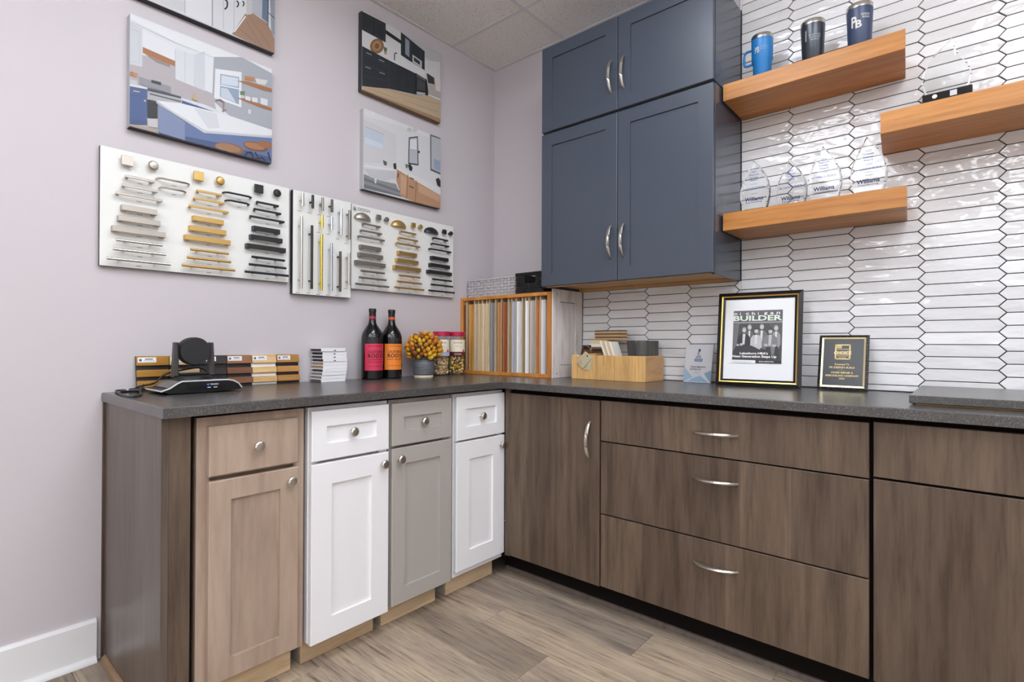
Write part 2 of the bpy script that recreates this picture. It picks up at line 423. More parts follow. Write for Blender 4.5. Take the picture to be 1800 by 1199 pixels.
# ================================================================== BASE CABINETS
def panel_door(parent, fr, a0, a1, z0, z1, d0, d1, rail, mat, name='door', rec=.008, pmat=None, ch=.002, gap=.0005):
    o = [(a0, z0), (a1, z0), (a1, z1), (a0, z1)]
    if not rail:
        return MB().prism(o, fr, d0, d1, ch).build(name, mat, parent)
    i = poly_inset(o, rail); oc = poly_inset(o, ch)
    mb = MB().loops([[fr(a, b, d0) for a, b in o], [fr(a, b, d1-ch) for a, b in o], [fr(a, b, d1) for a, b in oc],
                     [fr(a, b, d1) for a, b in i], [fr(a, b, d1-rec-.001) for a, b in poly_inset(i, .001)], [fr(a, b, d0) for a, b in poly_inset(i, .001)]], closed=True)
    d = mb.build(name, mat, parent)
    p = poly_inset(i, gap+.0005); MB().prism(p, fr, d0+.002, d1-rec).build('panel', pmat or mat, d)
    return d
def knob(parent, fr, a, z, d):
    """faceted round cabinet knob on a stem"""
    o = fr(a, z, d); ax = Vector(fr(0, 0, 1))-Vector(fr(0, 0, 0))
    return MB().lathe([(.008, 0), (.006, .004), (.0055, .013), (.0135, .016), (.0165, .019), (.0165, .024), (.0125, .0275), (.003, .028)], o, ax, 10, smooth=False).build('knob', 'nickel', parent)
def bow_pull(parent, fr, a, z, d, length, vert, out=.03, name='handle'):
    P = []; R = []
    for i in range(17):
        t = i/16; s = (t-.5)*length; h = out*(1-(2*t-1)**2)**.75+.001
        P.append(fr(a, z+s, d+h) if vert else fr(a+s, z, d+h)); R.append(.005+.0035*math.sin(math.pi*t))
    return MB().tube(P, R, 6, smooth=False, flat=.75, twist=1.4).build(name, 'nickel', parent)
G_BASE = 'sample base cabinets'
def sample_cabinet(y0, y1, mat, label, frame=True, knob_left=False, dr=(.70, .86), dz=(.09, .688), rail=.062, over=.004, slabdrawer=False, dx=.625, toe=.019):
    t = thing('base_cabinet', (.3, (y0+y1)/2, 0), label, 'cabinet')
    b = MB().box(.04, .585, y0+.002, y1-.002, .096, .868); b.build('carcass', mat if mat != 'taupe' else 'taupe', t)
    MB().box(.04, .548, y0+.001, y1-toe, .001, .095).build('plinth', 'greige', t)
    MB().box(.5485, .561, y0+.001, y1-toe, .001, .094, .001).build('toe_kick', 'maple', t)
    o = [(y0, .088), (y1, .088), (y1, .872), (y0, .872)]; i = poly_inset(o, .035)
    MB().loops([[XF(a, z, .5855) for a, z in o], [XF(a, z, .604) for a, z in o], [XF(a, z, .604) for a, z in i], [XF(a, z, .5855) for a, z in i]], closed=True).build('face_frame', mat, t)
    d = panel_door(t, XF, y0+over, y1-over, dr[0], dr[1], .6045, dx, 0 if slabdrawer else .055, mat, 'drawer_front', ch=.004 if slabdrawer else .002)
    knob(d, XF, (y0+y1)/2, (dr[0]+dr[1])/2, dx if slabdrawer else dx-.008)
    d = panel_door(t, XF, y0+over, y1-over, dz[0], dz[1], .6045, dx, rail, mat)
    knob(d, XF, (y0+over+.03) if knob_left else (y1-over-.03), dz[1]-.04, dx)
    return t
sample_cabinet(-1.888, -1.566, 'taupe', 'taupe stained wood base cabinet next to the dark end panel', dr=(.70, .846), dz=(.1, .687), over=.027, slabdrawer=True, rail=.06)
sample_cabinet(-1.552, -1.236, 'white', 'wide bright white shaker base cabinet between taupe and greige ones', dr=(.692, .861), dz=(.083, .682), rail=.074, toe=.026)
sample_cabinet(-1.228, -.918, 'greige', 'greige painted shaker base cabinet with knob at its left', knob_left=True, dr=(.698, .86), dz=(.092, .688), rail=.062, toe=.036)
sample_cabinet(-.896, -.582, 'white', 'white shaker base cabinet in the inner counter corner', dr=(.673, .861), dz=(.114, .664), rail=.078)
# dark end panel that closes the left run
t = thing('end_panel', (.3, -1.94, 0), 'dark stained end panel with front filler closing the left counter run', 'panel')
MB().box(.012, .604, -1.975, -1.957, .001, .883, .001).build('side_panel', 'stain_end', t)
MB().box(.586, .6045, -1.9565, -1.903, .001, .883, .001).build('front_filler', 'stain', t)
MB().box(.0005, .0115, -1.982, -1.96, .001, .883).build('scribe_moulding', 'stain', t)
MB().prism([(-1.9755, 0.001), (-1.9755, .02), (-1.981, .018), (-1.987, .011), (-1.99, .001)], lambda a, b, d: (d, a, b), .034, .604).build('shoe_moulding', 'shoe', t)
MB().box(.05, .582, -1.9565, -1.8915, .002, .88).build('gap_shade_block', 'void', t)  # black block standing in for the shade in the gap beside the filler
# right run
YD = .604
def slab_front(parent, x0, x1, z0, z1, name):
    return MB().prism([(x0, z0), (x1, z0), (x1, z1), (x0, z1)], YF, YD-.02, YD, .0012).build(name, 'stain', parent)
def right_cabinet(x0, x1, label):
    t = thing('base_cabinet', ((x0+x1)/2, -.3, 0), label, 'cabinet')
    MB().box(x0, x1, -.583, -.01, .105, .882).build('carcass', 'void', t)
    return t
t = right_cabinet(.632, 1.152, 'dark stained single door base cabinet at the inner corner')
MB().box(.632, .662, -.59, -.5835, .105, .882).build('corner_filler', 'stain', t)
d = slab_front(t, .665, 1.149, .117, .862, 'door'); bow_pull(d, YF, 1.104, .698, YD, .15, True)
t = right_cabinet(1.153, 2.0575, 'dark stained base cabinet with three wide drawers')
for z0, z1, hz in ((.702, .863, .783), (.412, .697, .621), (.121, .407, .326)):
    d = slab_front(t, 1.156, 2.053, z0, z1, 'drawer'); bow_pull(d, YF, 1.609, hz, YD, .156, False)
t = right_cabinet(2.0585, 2.969, 'dark stained base cabinet with plain doors at the right edge')
slab_front(t, 2.064, 2.965, .709, .867, 'false_drawer_front')
slab_front(t, 2.064, 2.512, .121, .702, 'door'); slab_front(t, 2.516, 2.965, .121, .702, 'door')
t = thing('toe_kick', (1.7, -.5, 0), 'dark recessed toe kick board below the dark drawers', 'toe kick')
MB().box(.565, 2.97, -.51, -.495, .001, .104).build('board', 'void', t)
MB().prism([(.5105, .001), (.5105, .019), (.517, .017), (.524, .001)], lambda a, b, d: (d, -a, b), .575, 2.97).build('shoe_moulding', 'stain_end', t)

# ================================================================== WALL CABINETS
def wall_cabinet(z0, z1, hz, label, open_bottom):
    x0, x1 = .64, 1.5045
    t = thing('wall_cabinet', ((x0+x1)/2, -.16, z0), label, 'cabinet')
    zb = z0+.014 if open_bottom else z0
    MB().box(x0, x0+.016, -.3125, .0085, z0, z1).build('side_panel', 'navy_side', t)
    MB().box(x1-.016, x1, -.3125, .0085, z0, z1, .001).build('side_panel', 'navy_side', t)
    MB().box(x0+.0165, x1-.0165, -.3125, .0085, zb, z1).build('carcass', 'navy' if not open_bottom else 'cab_maple', t)
    if open_bottom:
        MB().box(x0+.0165, x1-.0165, -.012, .008, z0, zb-.0005).build('hanging_rail', 'cab_maple', t)
        MB().box(x0+.0165, x1-.0165, -.312, -.294, z0, zb-.0005).build('front_rail', 'cab_maple', t)
    xm = (x0+x1)/2
    for a0, a1, hx in ((x0+.002, xm-.0015, xm-.032), (xm+.0015, x1-.002, xm+.032)):
        d = panel_door(t, YF, a0, a1, z0+.004, z1-.004, .313, .333, .062, 'navy', rec=.006)
        bow_pull(d, YF, hx, hz, .333, .15, True)
    return t
wall_cabinet(1.372, 2.140, 1.552, 'tall slate blue two door wall cabinet above the counter corner', True)
wall_cabinet(2.1445, 2.575, 2.306, 'short slate blue two door wall cabinet stacked near the ceiling', False)

# ================================================================== CANVAS PRINTS ON THE LEFT WALL
def canvas(y0, y1, z0, z1, label, ox, oy, sc, shapes, edge, under):
    t = thing('canvas_print', (0, (y0+y1)/2, z0), label, 'canvas print', 'canvas photographs on the left wall')
    D = .03
    MB().box(.0005, D, y0, y1, z0, z1, .002).build('stretched_canvas', plain('canvas edge', edge, .6), t)
    MB().box(.001, D-.0005, y0+.001, y1-.001, z0-.0012, z0-.0002).build('wrapped_bottom_edge', plain('canvas bottom', under, .6), t)
    mb = MB(); lay = 0
    def pt(x, y): p = onX(ox+x/sc, oy+y/sc, D); return (p.y, p.z)
    for sh in shapes:
        kind, col = sh[0], sh[1]; gm = sum(col)/3; col = tuple((gm+(v-gm)*.84)*.9 for v in col)
        if kind == 'bg': P = [(y0, z0), (y1, z0), (y1, z1), (y0, z1)]
        elif kind == 'p': P = [pt(*q) for q in sh[2]]
        elif kind == 'e':
            cx, cy, rx, ry, rot = sh[2]; P = []
            for k in range(18):
                a = 2*math.pi*k/18; ex, ey = rx*math.cos(a), ry*math.sin(a)
                P.append(pt(cx+ex*math.cos(rot)-ey*math.sin(rot), cy+ex*math.sin(rot)+ey*math.cos(rot)))
        elif kind == 'l':
            w_ = sh[3]; q = sh[2]
            for a, b in zip(q[:-1], q[1:]):
                dx, dy = b[0]-a[0], b[1]-a[1]; ln = math.hypot(dx, dy); nx, ny = -dy/ln*w_/2, dx/ln*w_/2
                P = clipbox([pt(a[0]+nx, a[1]+ny), pt(b[0]+nx, b[1]+ny), pt(b[0]-nx, b[1]-ny), pt(a[0]-nx, a[1]-ny)], y0+.001, y1-.001, z0+.001, z1-.001)
                if P: mb.add([(D+.0003+lay*.00007, a_, b_) for a_, b_ in P], [list(range(len(P)))], 0, col)
            lay += 1; continue
        P = clipbox(P, y0+.001, y1-.001, z0+.001, z1-.001)
        if P: mb.add([(D+.0003+lay*.00007, a_, b_) for a_, b_ in P], [list(range(len(P)))], 0, col)
        lay += 1
    mb.build('printed_photograph', 'print', t)
p = lambda c, *q: ('p', c, q)
l = lambda c, w_, *q: ('l', c, q, w_)
e = lambda c, *q: ('e', c, q)
W1, W2, W3 = (232, 233, 237), (214, 216, 222), (196, 198, 206)
OR, BL, BL2 = (186, 112, 56), (74, 100, 158), (128, 142, 184)
blue_kitchen = [('bg', W1),
 p((240, 241, 244), (118, 90), (1118, 490), (1118, 525), (900, 402), (700, 398), (560, 360), (118, 130)),
 p((176, 178, 188), (700, 400), (900, 402), (1118, 520), (1110, 925), (830, 830), (690, 700)),
 p((190, 180, 184), (108, 452), (200, 385), (450, 470), (690, 650), (720, 770), (640, 735), (470, 690), (180, 600), (108, 600)),
 p(W2, (112, 150), (200, 200), (200, 470), (108, 450)), l(W3, 4, (125, 205), (180, 225), (180, 445), (125, 430)),
 p((236, 236, 240), (205, 215), (430, 335), (450, 440), (205, 335)), p((160, 140, 130), (215, 380), (395, 440), (395, 475), (300, 440)),
 p(OR, (203, 330), (450, 438), (450, 476), (203, 372)),
 p((226, 227, 232), (432, 345), (560, 385), (565, 610), (432, 555)), p((216, 218, 226), (565, 385), (640, 360), (640, 640), (565, 610)),
 p((234, 235, 240), (640, 360), (702, 400), (692, 657), (640, 635)), l(W3, 4, (432, 345), (432, 555)), l(W3, 3, (500, 365), (500, 580)), l(W3, 3, (118, 150), (430, 300), (700, 405)),
 p((240, 241, 244), (712, 483), (897, 508), (895, 757), (704, 690)), p((150, 168, 196), (748, 520), (880, 543), (878, 735), (745, 680)),
 p((214, 226, 240), (755, 528), (874, 550), (873, 610), (753, 592)), p((205, 216, 230), (752, 615), (800, 625), (858, 722), (752, 680)), l((240, 240, 244), 9, (748, 600), (880, 625)),
 p(OR, (862, 568), (940, 572), (1112, 625), (1112, 648), (1050, 636)), p((206, 130, 76), (918, 535), (990, 545), (990, 572), (918, 562)), p((226, 224, 222), (990, 550), (1082, 566), (1062, 600), (1005, 588)),
 p(OR, (858, 688), (930, 694), (1112, 762), (1112, 780), (1040, 758)), p((104, 138, 92), (884, 642), (920, 642), (918, 672), (888, 670)), p((216, 212, 210), (890, 668), (914, 672), (912, 692), (892, 688)),
 p(W1, (922, 674), (960, 684), (958, 712), (922, 700)), p(W1, (970, 684), (1008, 690), (1008, 724), (970, 714)), p(W1, (1030, 688), (1080, 700), (1078, 745), (1030, 732)),
 p((226, 222, 220), (942, 768), (964, 772), (962, 806), (942, 800)),
 p((206, 206, 212), (110, 560), (165, 570), (165, 600), (110, 595)), e((196, 120, 60), 125, 520, 18, 16, 0), e((206, 140, 80), 152, 528, 16, 16, 0),
 p((150, 150, 158), (178, 540), (400, 610), (400, 660), (180, 592)), p((46, 48, 56), (262, 562), (332, 580), (330, 602), (262, 582)),
 p((66, 66, 74), (236, 618), (470, 680), (470, 700), (238, 640)), p((182, 182, 188), (238, 640), (476, 695), (476, 745), (300, 712), (240, 700)), l((90, 90, 96), 10, (250, 660), (470, 716)),
 p((34, 35, 42), (234, 700), (306, 718), (306, 835), (234, 835)), p((204, 200, 200), (234, 832), (306, 838), (306, 900), (234, 890)),
 p((66, 92, 152), (104, 604), (234, 624), (230, 852), (104, 838)), l((54, 74, 128), 4, (108, 668), (232, 682)), l((214, 196, 166), 7, (135, 640), (180, 648)), e((220, 196, 150), 217, 710, 7, 7, 0),
 p((230, 230, 232), (104, 588), (234, 618), (234, 630), (104, 606)), p((58, 84, 142), (104, 838), (232, 850), (232, 880), (104, 872)),
 p((228, 228, 232), (474, 690), (640, 738), (820, 822), (740, 800), (474, 708)), p((58, 90, 156), (476, 706), (735, 798), (640, 776), (476, 742)), l((44, 66, 122), 3, (580, 736), (580, 765)),
 l((168, 132, 110), 9, (768, 785), (772, 720), (745, 700), (718, 705), (716, 718)), l((168, 132, 110), 8, (760, 778), (790, 772)), p((210, 180, 130), (548, 690), (568, 648), (590, 712), (560, 705)),
 p((178, 160, 144), (104, 872), (306, 905), (306, 940), (104, 905)),
 p(BL2, (310, 735), (496, 855), (496, 985), (312, 938)), p((98, 120, 172), (496, 855), (640, 935), (1110, 965), (1106, 1160), (700, 1050), (496, 985)), p((66, 88, 140), (500, 960), (760, 1010), (1104, 1110), (1104, 1165), (700, 1060), (500, 1000)),
 p((238, 239, 242), (292, 708), (470, 728), (820, 818), (1108, 915), (1110, 955), (640, 930)), p((206, 209, 218), (292, 712), (640, 918), (1110, 958), (1108, 972), (632, 936), (296, 726)), p((222, 222, 228), (560, 760), (720, 800), (740, 900), (660, 905)),
 p((30, 34, 48), (312, 932), (700, 1048), (1102, 1155), (1102, 1175), (312, 955)),
 l((40, 42, 56), 12, (960, 1065), (980, 1120), (1040, 1110), (1075, 1150)), l((40, 42, 56), 9, (990, 1070), (1020, 1130)), l((40, 42, 56), 12, (915, 1100), (940, 1070), (975, 1090)), l((40, 42, 56), 10, (1080, 1070), (1096, 1130)),
 e((150, 96, 60), 808, 1045, 106, 38, .2), e((176, 122, 82), 800, 1040, 90, 28, .2), e((140, 84, 50), 992, 1032, 90, 32, .22), e((190, 120, 70), 985, 1028, 74, 22, .22), e((170, 104, 62), 1062, 1018, 56, 24, .25)]
canvas(-1.919, -1.414, 1.850, 2.252, 'canvas photo of white kitchen with blue cabinets and white island', 200, 0, 3.997, blue_kitchen, (176, 176, 184), (36, 42, 60))
top_kitchen = [('bg', (226, 226, 229)), p((216, 217, 221), (120, -330), (500, -330), (500, 90), (330, 30), (240, 0)), p((232, 232, 235), (500, -330), (692, -330), (692, 180), (500, 92)), l((176, 177, 182), 5, (500, -330), (500, 95)), l((150, 151, 158), 7, (692, -330), (692, 185)), l((188, 189, 194), 4, (770, -330), (770, 205)), l((188, 189, 194), 4, (845, -330), (845, 220)),
 l((30, 32, 38), 11, (778, -10), (798, 15), (796, 50), (778, 66)), l((30, 32, 38), 9, (862, 5), (876, 20), (874, 42), (862, 50)), l((30, 32, 38), 9, (904, 8), (914, 20), (912, 38), (904, 44)),
 p((170, 128, 100), (920, 100), (970, 90), (1075, 160), (1110, 230), (1140, 290), (1140, 390), (830, 240)), l((148, 108, 84), 4, (950, 110), (1100, 330)), l((148, 108, 84), 4, (930, 150), (1040, 330)), l((148, 108, 84), 4, (880, 200), (1000, 300)),
 p((206, 204, 206), (930, -330), (975, -330), (970, 100), (930, 105)), p((188, 190, 198), (975, -330), (1050, -330), (1040, 130), (970, 92)), p((104, 122, 152), (1050, -330), (1085, -330), (1080, 160), (1040, 130)), p((150, 156, 168), (1085, -330), (1142, -330), (1140, 275), (1105, 225)), l((50, 56, 70), 6, (1088, -330), (1082, 180)), l((50, 56, 70), 5, (1085, 90), (1140, 140)), l((240, 240, 243), 10, (845, 225), (925, 115))]
canvas(-1.919, -1.404, 2.323, 2.726, 'canvas photo of white cabinets and wood floor touching the picture top', 200, 0, 3.997, top_kitchen, (190, 190, 194), (44, 40, 44))
DK, DK2 = (40, 46, 54), (58, 66, 76)
black_kitchen = [('bg', (226, 224, 224)), p((206, 206, 210), (300, 178), (518, 290), (518, 345), (430, 320)), p((232, 230, 230), (85, 165), (300, 235), (430, 385), (430, 450), (230, 340), (85, 258)),
 p(DK, (82, 62), (214, 130), (214, 236), (82, 165)), l(DK2, 3, (98, 85), (140, 108), (140, 185), (98, 158)), l(DK2, 3, (150, 110), (205, 142), (205, 225), (150, 190)), l((20, 24, 30), 4, (146, 98), (146, 195)),
 p((232, 232, 234), (218, 132), (296, 176), (296, 225), (218, 175)), p((30, 34, 40), (214, 165), (300, 225), (300, 245), (214, 188)),
 p(DK, (298, 178), (430, 285), (430, 390), (350, 340), (298, 305)), p((150, 162, 176), (322, 210), (345, 228), (345, 318), (322, 300)), l(DK2, 4, (352, 240), (352, 335)), l(DK2, 3, (408, 285), (408, 372)), p((206, 206, 208), (362, 302), (414, 340), (414, 378), (362, 345)), p((52, 54, 60), (370, 316), (404, 342), (404, 362), (370, 338)),
 e((150, 104, 60), 165, 256, 38, 42, .3), e((186, 142, 92), 165, 256, 26, 30, .3), e((140, 92, 50), 165, 256, 12, 15, .3), p((90, 120, 90), (202, 258), (222, 268), (218, 290), (204, 284)), p((214, 150, 120), (204, 286), (220, 290), (218, 304), (206, 300)),
 l((40, 40, 44), 5, (262, 335), (262, 300), (270, 292), (274, 300)),
 p(DK, (82, 255), (232, 335), (380, 408), (380, 525), (232, 492), (82, 480)), l(DK2, 3, (232, 335), (232, 492)), l(DK2, 3, (90, 300), (225, 365)), l(DK2, 3, (90, 355), (225, 408)), l(DK2, 3, (90, 420), (225, 450)), l((24, 28, 34), 3, (285, 362), (285, 503)), l((24, 28, 34), 3, (335, 388), (335, 515)), l((210, 210, 214), 3, (105, 292), (135, 306)), l((210, 210, 214), 3, (175, 330), (205, 344)), l((210, 210, 214), 3, (100, 370), (130, 382)), l((210, 210, 214), 3, (178, 402), (208, 412)),
 p((22, 24, 28), (378, 405), (450, 448), (448, 535), (378, 525)), p((96, 100, 108), (384, 412), (434, 440), (434, 452), (384, 424)), p((186, 186, 190), (384, 508), (432, 516), (432, 532), (384, 524)), p((66, 68, 74), (386, 430), (432, 458), (432, 508), (386, 498)),
 p((190, 180, 172), (436, 410), (516, 445), (516, 545), (450, 520)), p((60, 56, 54), (440, 405), (480, 432), (484, 470), (448, 460)), p((232, 226, 218), (484, 430), (516, 440), (516, 510), (490, 500)), l((220, 220, 222), 5, (436, 325), (516, 342)),
 p((206, 176, 140), (82, 478), (240, 496), (380, 530), (450, 530), (518, 560), (518, 685), (82, 510)), l((184, 152, 116), 3, (110, 492), (500, 620)), l((184, 152, 116), 3, (250, 508), (510, 580)), l((218, 192, 158), 3, (190, 505), (510, 650)), p((176, 138, 98), (82, 495), (518, 660), (518, 690), (82, 512))]
canvas(-.977, -.469, 2.322, 2.714, 'canvas photo of black kitchen cabinets over a light wood floor', 610, 0, 3.154, black_kitchen, (44, 46, 52), (120, 92, 66))
TUB = (232, 231, 234)
bathroom = [('bg', (233, 231, 232)), p((240, 239, 241), (92, 600), (520, 770), (520, 790), (300, 700), (92, 640)), p((226, 223, 225), (92, 660), (272, 745), (275, 930), (92, 900)),
 p((206, 220, 238), (95, 708), (202, 752), (198, 830), (93, 800)), l((188, 186, 190), 4, (95, 700), (204, 745)), p((226, 234, 244), (100, 760), (196, 800), (196, 826), (98, 796)), e((246, 246, 246), 143, 630, 12, 7, .5), e((214, 210, 208), 345, 720, 14, 12, 0), e((222, 218, 214), 375, 722, 14, 12, 0),
 p((62, 64, 70), (342, 762), (392, 756), (396, 918), (338, 910)), p((196, 200, 208), (347, 768), (388, 763), (391, 910), (343, 903)), p((236, 236, 239), (350, 775), (385, 770), (386, 830), (347, 825)), e((44, 46, 52), 398, 843, 5, 7, 0),
 p((96, 98, 104), (460, 745), (520, 765), (520, 970), (462, 945)), p((198, 200, 206), (466, 755), (520, 772), (520, 960), (467, 936)), p((160, 176, 206), (480, 880), (520, 895), (520, 950), (482, 935)),
 p((150, 152, 156), (92, 965), (180, 1000), (270, 1020), (300, 1090), (92, 1045)),
 p((120, 124, 130), (92, 985), (300, 1060), (300, 1072), (92, 1000)), p((122, 124, 128), (92, 1020), (300, 1085), (300, 1092), (92, 1040)),
 p(TUB, (92, 912), (160, 905), (272, 930), (270, 990), (210, 1000), (130, 985), (100, 950)), p((212, 211, 216), (92, 935), (270, 950), (268, 990), (205, 1000), (130, 985)), l((246, 246, 247), 7, (92, 920), (272, 942)), p(TUB, (150, 985), (165, 990), (160, 1018), (152, 1015)), p(TUB, (236, 992), (250, 992), (246, 1016), (238, 1014)),
 p((96, 116, 90), (198, 888), (220, 898), (218, 920), (204, 916)), p((60, 60, 66), (255, 908), (270, 904), (274, 940), (258, 938)),
 p((240, 238, 238), (275, 925), (400, 985), (520, 1050), (520, 1085), (380, 1010), (275, 938)),
 p((206, 152, 112), (275, 938), (380, 1005), (520, 1085), (516, 1160), (400, 1130), (300, 1090), (272, 1000)), l((166, 112, 76), 4, (335, 968), (330, 1100)), l((166, 112, 76), 4, (382, 1000), (378, 1120)), p((222, 172, 134), (295, 965), (330, 985), (322, 1085), (296, 1070)), p((222, 172, 134), (395, 1020), (516, 1085), (512, 1120), (395, 1065)), l((40, 38, 40), 5, (348, 985), (370, 996)), l((40, 38, 40), 5, (345, 1032), (368, 1044)), l((40, 38, 40), 5, (283, 960), (280, 985)),
 p((46, 52, 66), (335, 915), (350, 912), (362, 930), (358, 950), (345, 945)), p((46, 52, 66), (490, 995), (505, 985), (518, 1005), (518, 1040), (500, 1030)), p((110, 130, 100), (322, 910), (336, 914), (332, 935), (324, 930))]
canvas(-.966, -.466, 1.843, 2.240, 'canvas photo of bathroom with white bathtub and wooden vanity', 610, 0, 3.154, bathroom, (182, 178, 178), (70, 62, 62))

# ================================================================== HARDWARE DISPLAY BOARDS
def board(name_label, y0, y1, z0, z1, d0, d1):
    t = thing('hardware_display_board', (0, (y0+y1)/2, z0), name_label, 'display board', 'cabinet hardware boards on the left wall')
    MB().box(d0, d1-.003, y0, y1, z0, z1).build('backing', 'black', t)
    MB().box(d1-.0028, d1, y0+.0005, y1-.0005, z0+.0005, z1-.0005).build('board', 'board', t)
    return t
def slim_pull(t, y0, y1, z, xb, mat, h=.0088, out=.024):
    mb = MB(); x = xb+out
    mb.box(x-.005, x, y0, y1, z-h/2, z+h/2, .001)
    for s, y in ((1, y0), (-1, y1)):
        mb.loops([[(xb, y+s*.010+dy, z+dz) for dy, dz in ((-.004, -.005), (.004, -.005), (.004, .005), (-.004, .005))], [(x-.0048, y+s*.004+dy, z+dz) for dy, dz in ((-.0035, -h/2), (.0035, -h/2), (.0035, h/2), (-.0035, h/2))]])
    mb.build('pull', mat, t)
def wide_pull(t, y0, y1, z, xb, mat, h=.0195, out=.024):
    mb = MB(); x = xb+out
    mb.box(x-.007, x, y0, y1, z-h/2, z+h/2, .001)
    for y in (y0, y1-.016): mb.box(xb, x-.0068, y, y+.016, z-h/2, z+h/2)
    mb.build('pull', mat, t)
def bar_pull(t, y0, y1, z, xb, mat, r=.0052, out=.026):
    mb = MB(); x = xb+out-r; ln = y1-y0
    mb.lathe([(r, 0), (r, ln)], (x, y0, z), (0, 1, 0), 10)
    for k in (.2, .76): mb.lathe([(r*.75, 0), (r*.75, out-2*r+.001)], (xb, y0+ln*k, z), (1, 0, 0), 8)
    mb.build('pull', mat, t)
def arch_pull(t, y0, y1, z, xb, mat, r=.0040, out=.024):
    x = xb+out; MB().tube([(xb, y0, z), (xb+out*.6, y0+.002, z), (x, y0+.014, z), (x, (y0+y1)/2, z), (x, y1-.014, z), (xb+out*.6, y1-.002, z), (xb, y1, z)], r, 8).build('pull', mat, t)
def sq_knob(t, y, z, xb, mat, s=.024):
    mb = MB(); mb.lathe([(.006, 0), (.005, .012)], (xb, y, z), (1, 0, 0), 10); mb.box(xb+.0118, xb+.022, y-s/2, y+s/2, z-s/2, z+s/2, .001); mb.build('knob', mat, t)
def rd_knob(t, y, z, xb, mat, r=.0135):
    MB().lathe([(.007, 0), (.005, .006), (.005, .012), (r, .016), (r, .020), (r*.75, .025), (.002, .0265)], (xb, y, z), (1, 0, 0), 16).build('knob', mat, t)
def cup_pull(t, yc, z, w_, h, xb, mat):
    lp = []
    for i in range(7):
        a = math.pi/2*i/6; rr = math.cos(a); x = xb+.026*math.sin(a)**.8
        lp.append([(x, yc+w_/2*max(rr, .05)*math.cos(b), z+h*max(rr, .05)*math.sin(b)) for b in [math.pi*k/12 for k in range(13)]])
    MB().loops(lp, smooth=True).build('pull', mat, t)
PULL = {'s': slim_pull, 'w': wide_pull, 'b': bar_pull, 'a': arch_pull}
def hardware(t, ox, oy, sc, xb, mat, rows, knobs, cap=None):
    big = sc < 5
    for kd, x0, ya, x1, yb in rows:
        a = onX(ox+x0/sc, oy+ya/sc, xb+.024); b = onX(ox+x1/sc, oy+yb/sc, xb+.024)
        PULL[kd](t, a.y, b.y, (a.z+b.z)/2-(.003 if kd == 'w' else 0), xb, mat)
        if cap is not None:
            c = onX(ox+(x0+x1)/2/sc, oy+((ya+yb)/2+(38 if kd != 'w' else 44))/sc, xb)
            cap.rect(XF, c.y-.008, c.y+.008, c.z-.0012, c.z+.0012, xb+.0004, (150, 148, 146))
    for kd, x, y in knobs:
        a = onX(ox+x/sc, oy+y/sc, xb+.02)
        (sq_knob(t, a.y, a.z, xb, mat, .034 if big else .024) if kd == 'q' else rd_knob(t, a.y, a.z, xb, mat, .0165 if big else .0125))
X1 = .020
t = board('large white board of silver, brass and black pulls left of the others', -1.998, -1.331, 1.352, 1.765, .004, X1)
cap = MB()
hardware(t, 150, 240, 4.281, X1, 'bright_nickel', [('s', 300, 300, 525, 335), ('s', 275, 368, 548, 408), ('s', 228, 428, 583, 478), ('w', 275, 530, 543, 560), ('w', 250, 610, 567, 643), ('w', 205, 690, 605, 728)], [('q', 318, 182), ('r', 513, 218)], cap)
hardware(t, 150, 240, 4.281, X1, 'nickel', [('a', 548, 315, 790, 352), ('a', 570, 386, 765, 412), ('b', 235, 778, 582, 818), ('b', 210, 845, 608, 890), ('b', 163, 912, 643, 965)], [], cap)
hardware(t, 150, 240, 4.281, X1, 'gold', [('s', 838, 410, 1028, 437), ('s', 815, 466, 1050, 500), ('s', 780, 522, 1080, 568), ('w', 815, 608, 1043, 640), ('w', 790, 685, 1062, 715), ('w', 753, 755, 1094, 790), ('b', 793, 848, 1080, 880), ('b', 768, 910, 1097, 942), ('b', 730, 967, 1128, 1007)], [('q', 855, 298), ('r', 1017, 333)], cap)
hardware(t, 150, 240, 4.281, X1, 'matte_black', [('a', 1052, 422, 1258, 452), ('a', 1070, 484, 1242, 503), ('s', 1290, 495, 1457, 520), ('s', 1270, 550, 1475, 577), ('s', 1240, 605, 1500, 638), ('w', 1268, 685, 1467, 710), ('w', 1248, 750, 1485, 778), ('w', 1218, 818, 1510, 850), ('b', 1255, 905, 1502, 933), ('b', 1235, 962, 1513, 990), ('b', 1203, 1017, 1530, 1047)], [('q', 1308, 393), ('r', 1446, 425)], cap)
cap.build('captions', 'print', t)['kind'] = 'stuff'
X2 = .030
t = board('narrow white board of upright bar pulls between the wider ones', -1.318, -1.031, 1.305, 1.762, .006, X2)
cap = MB()
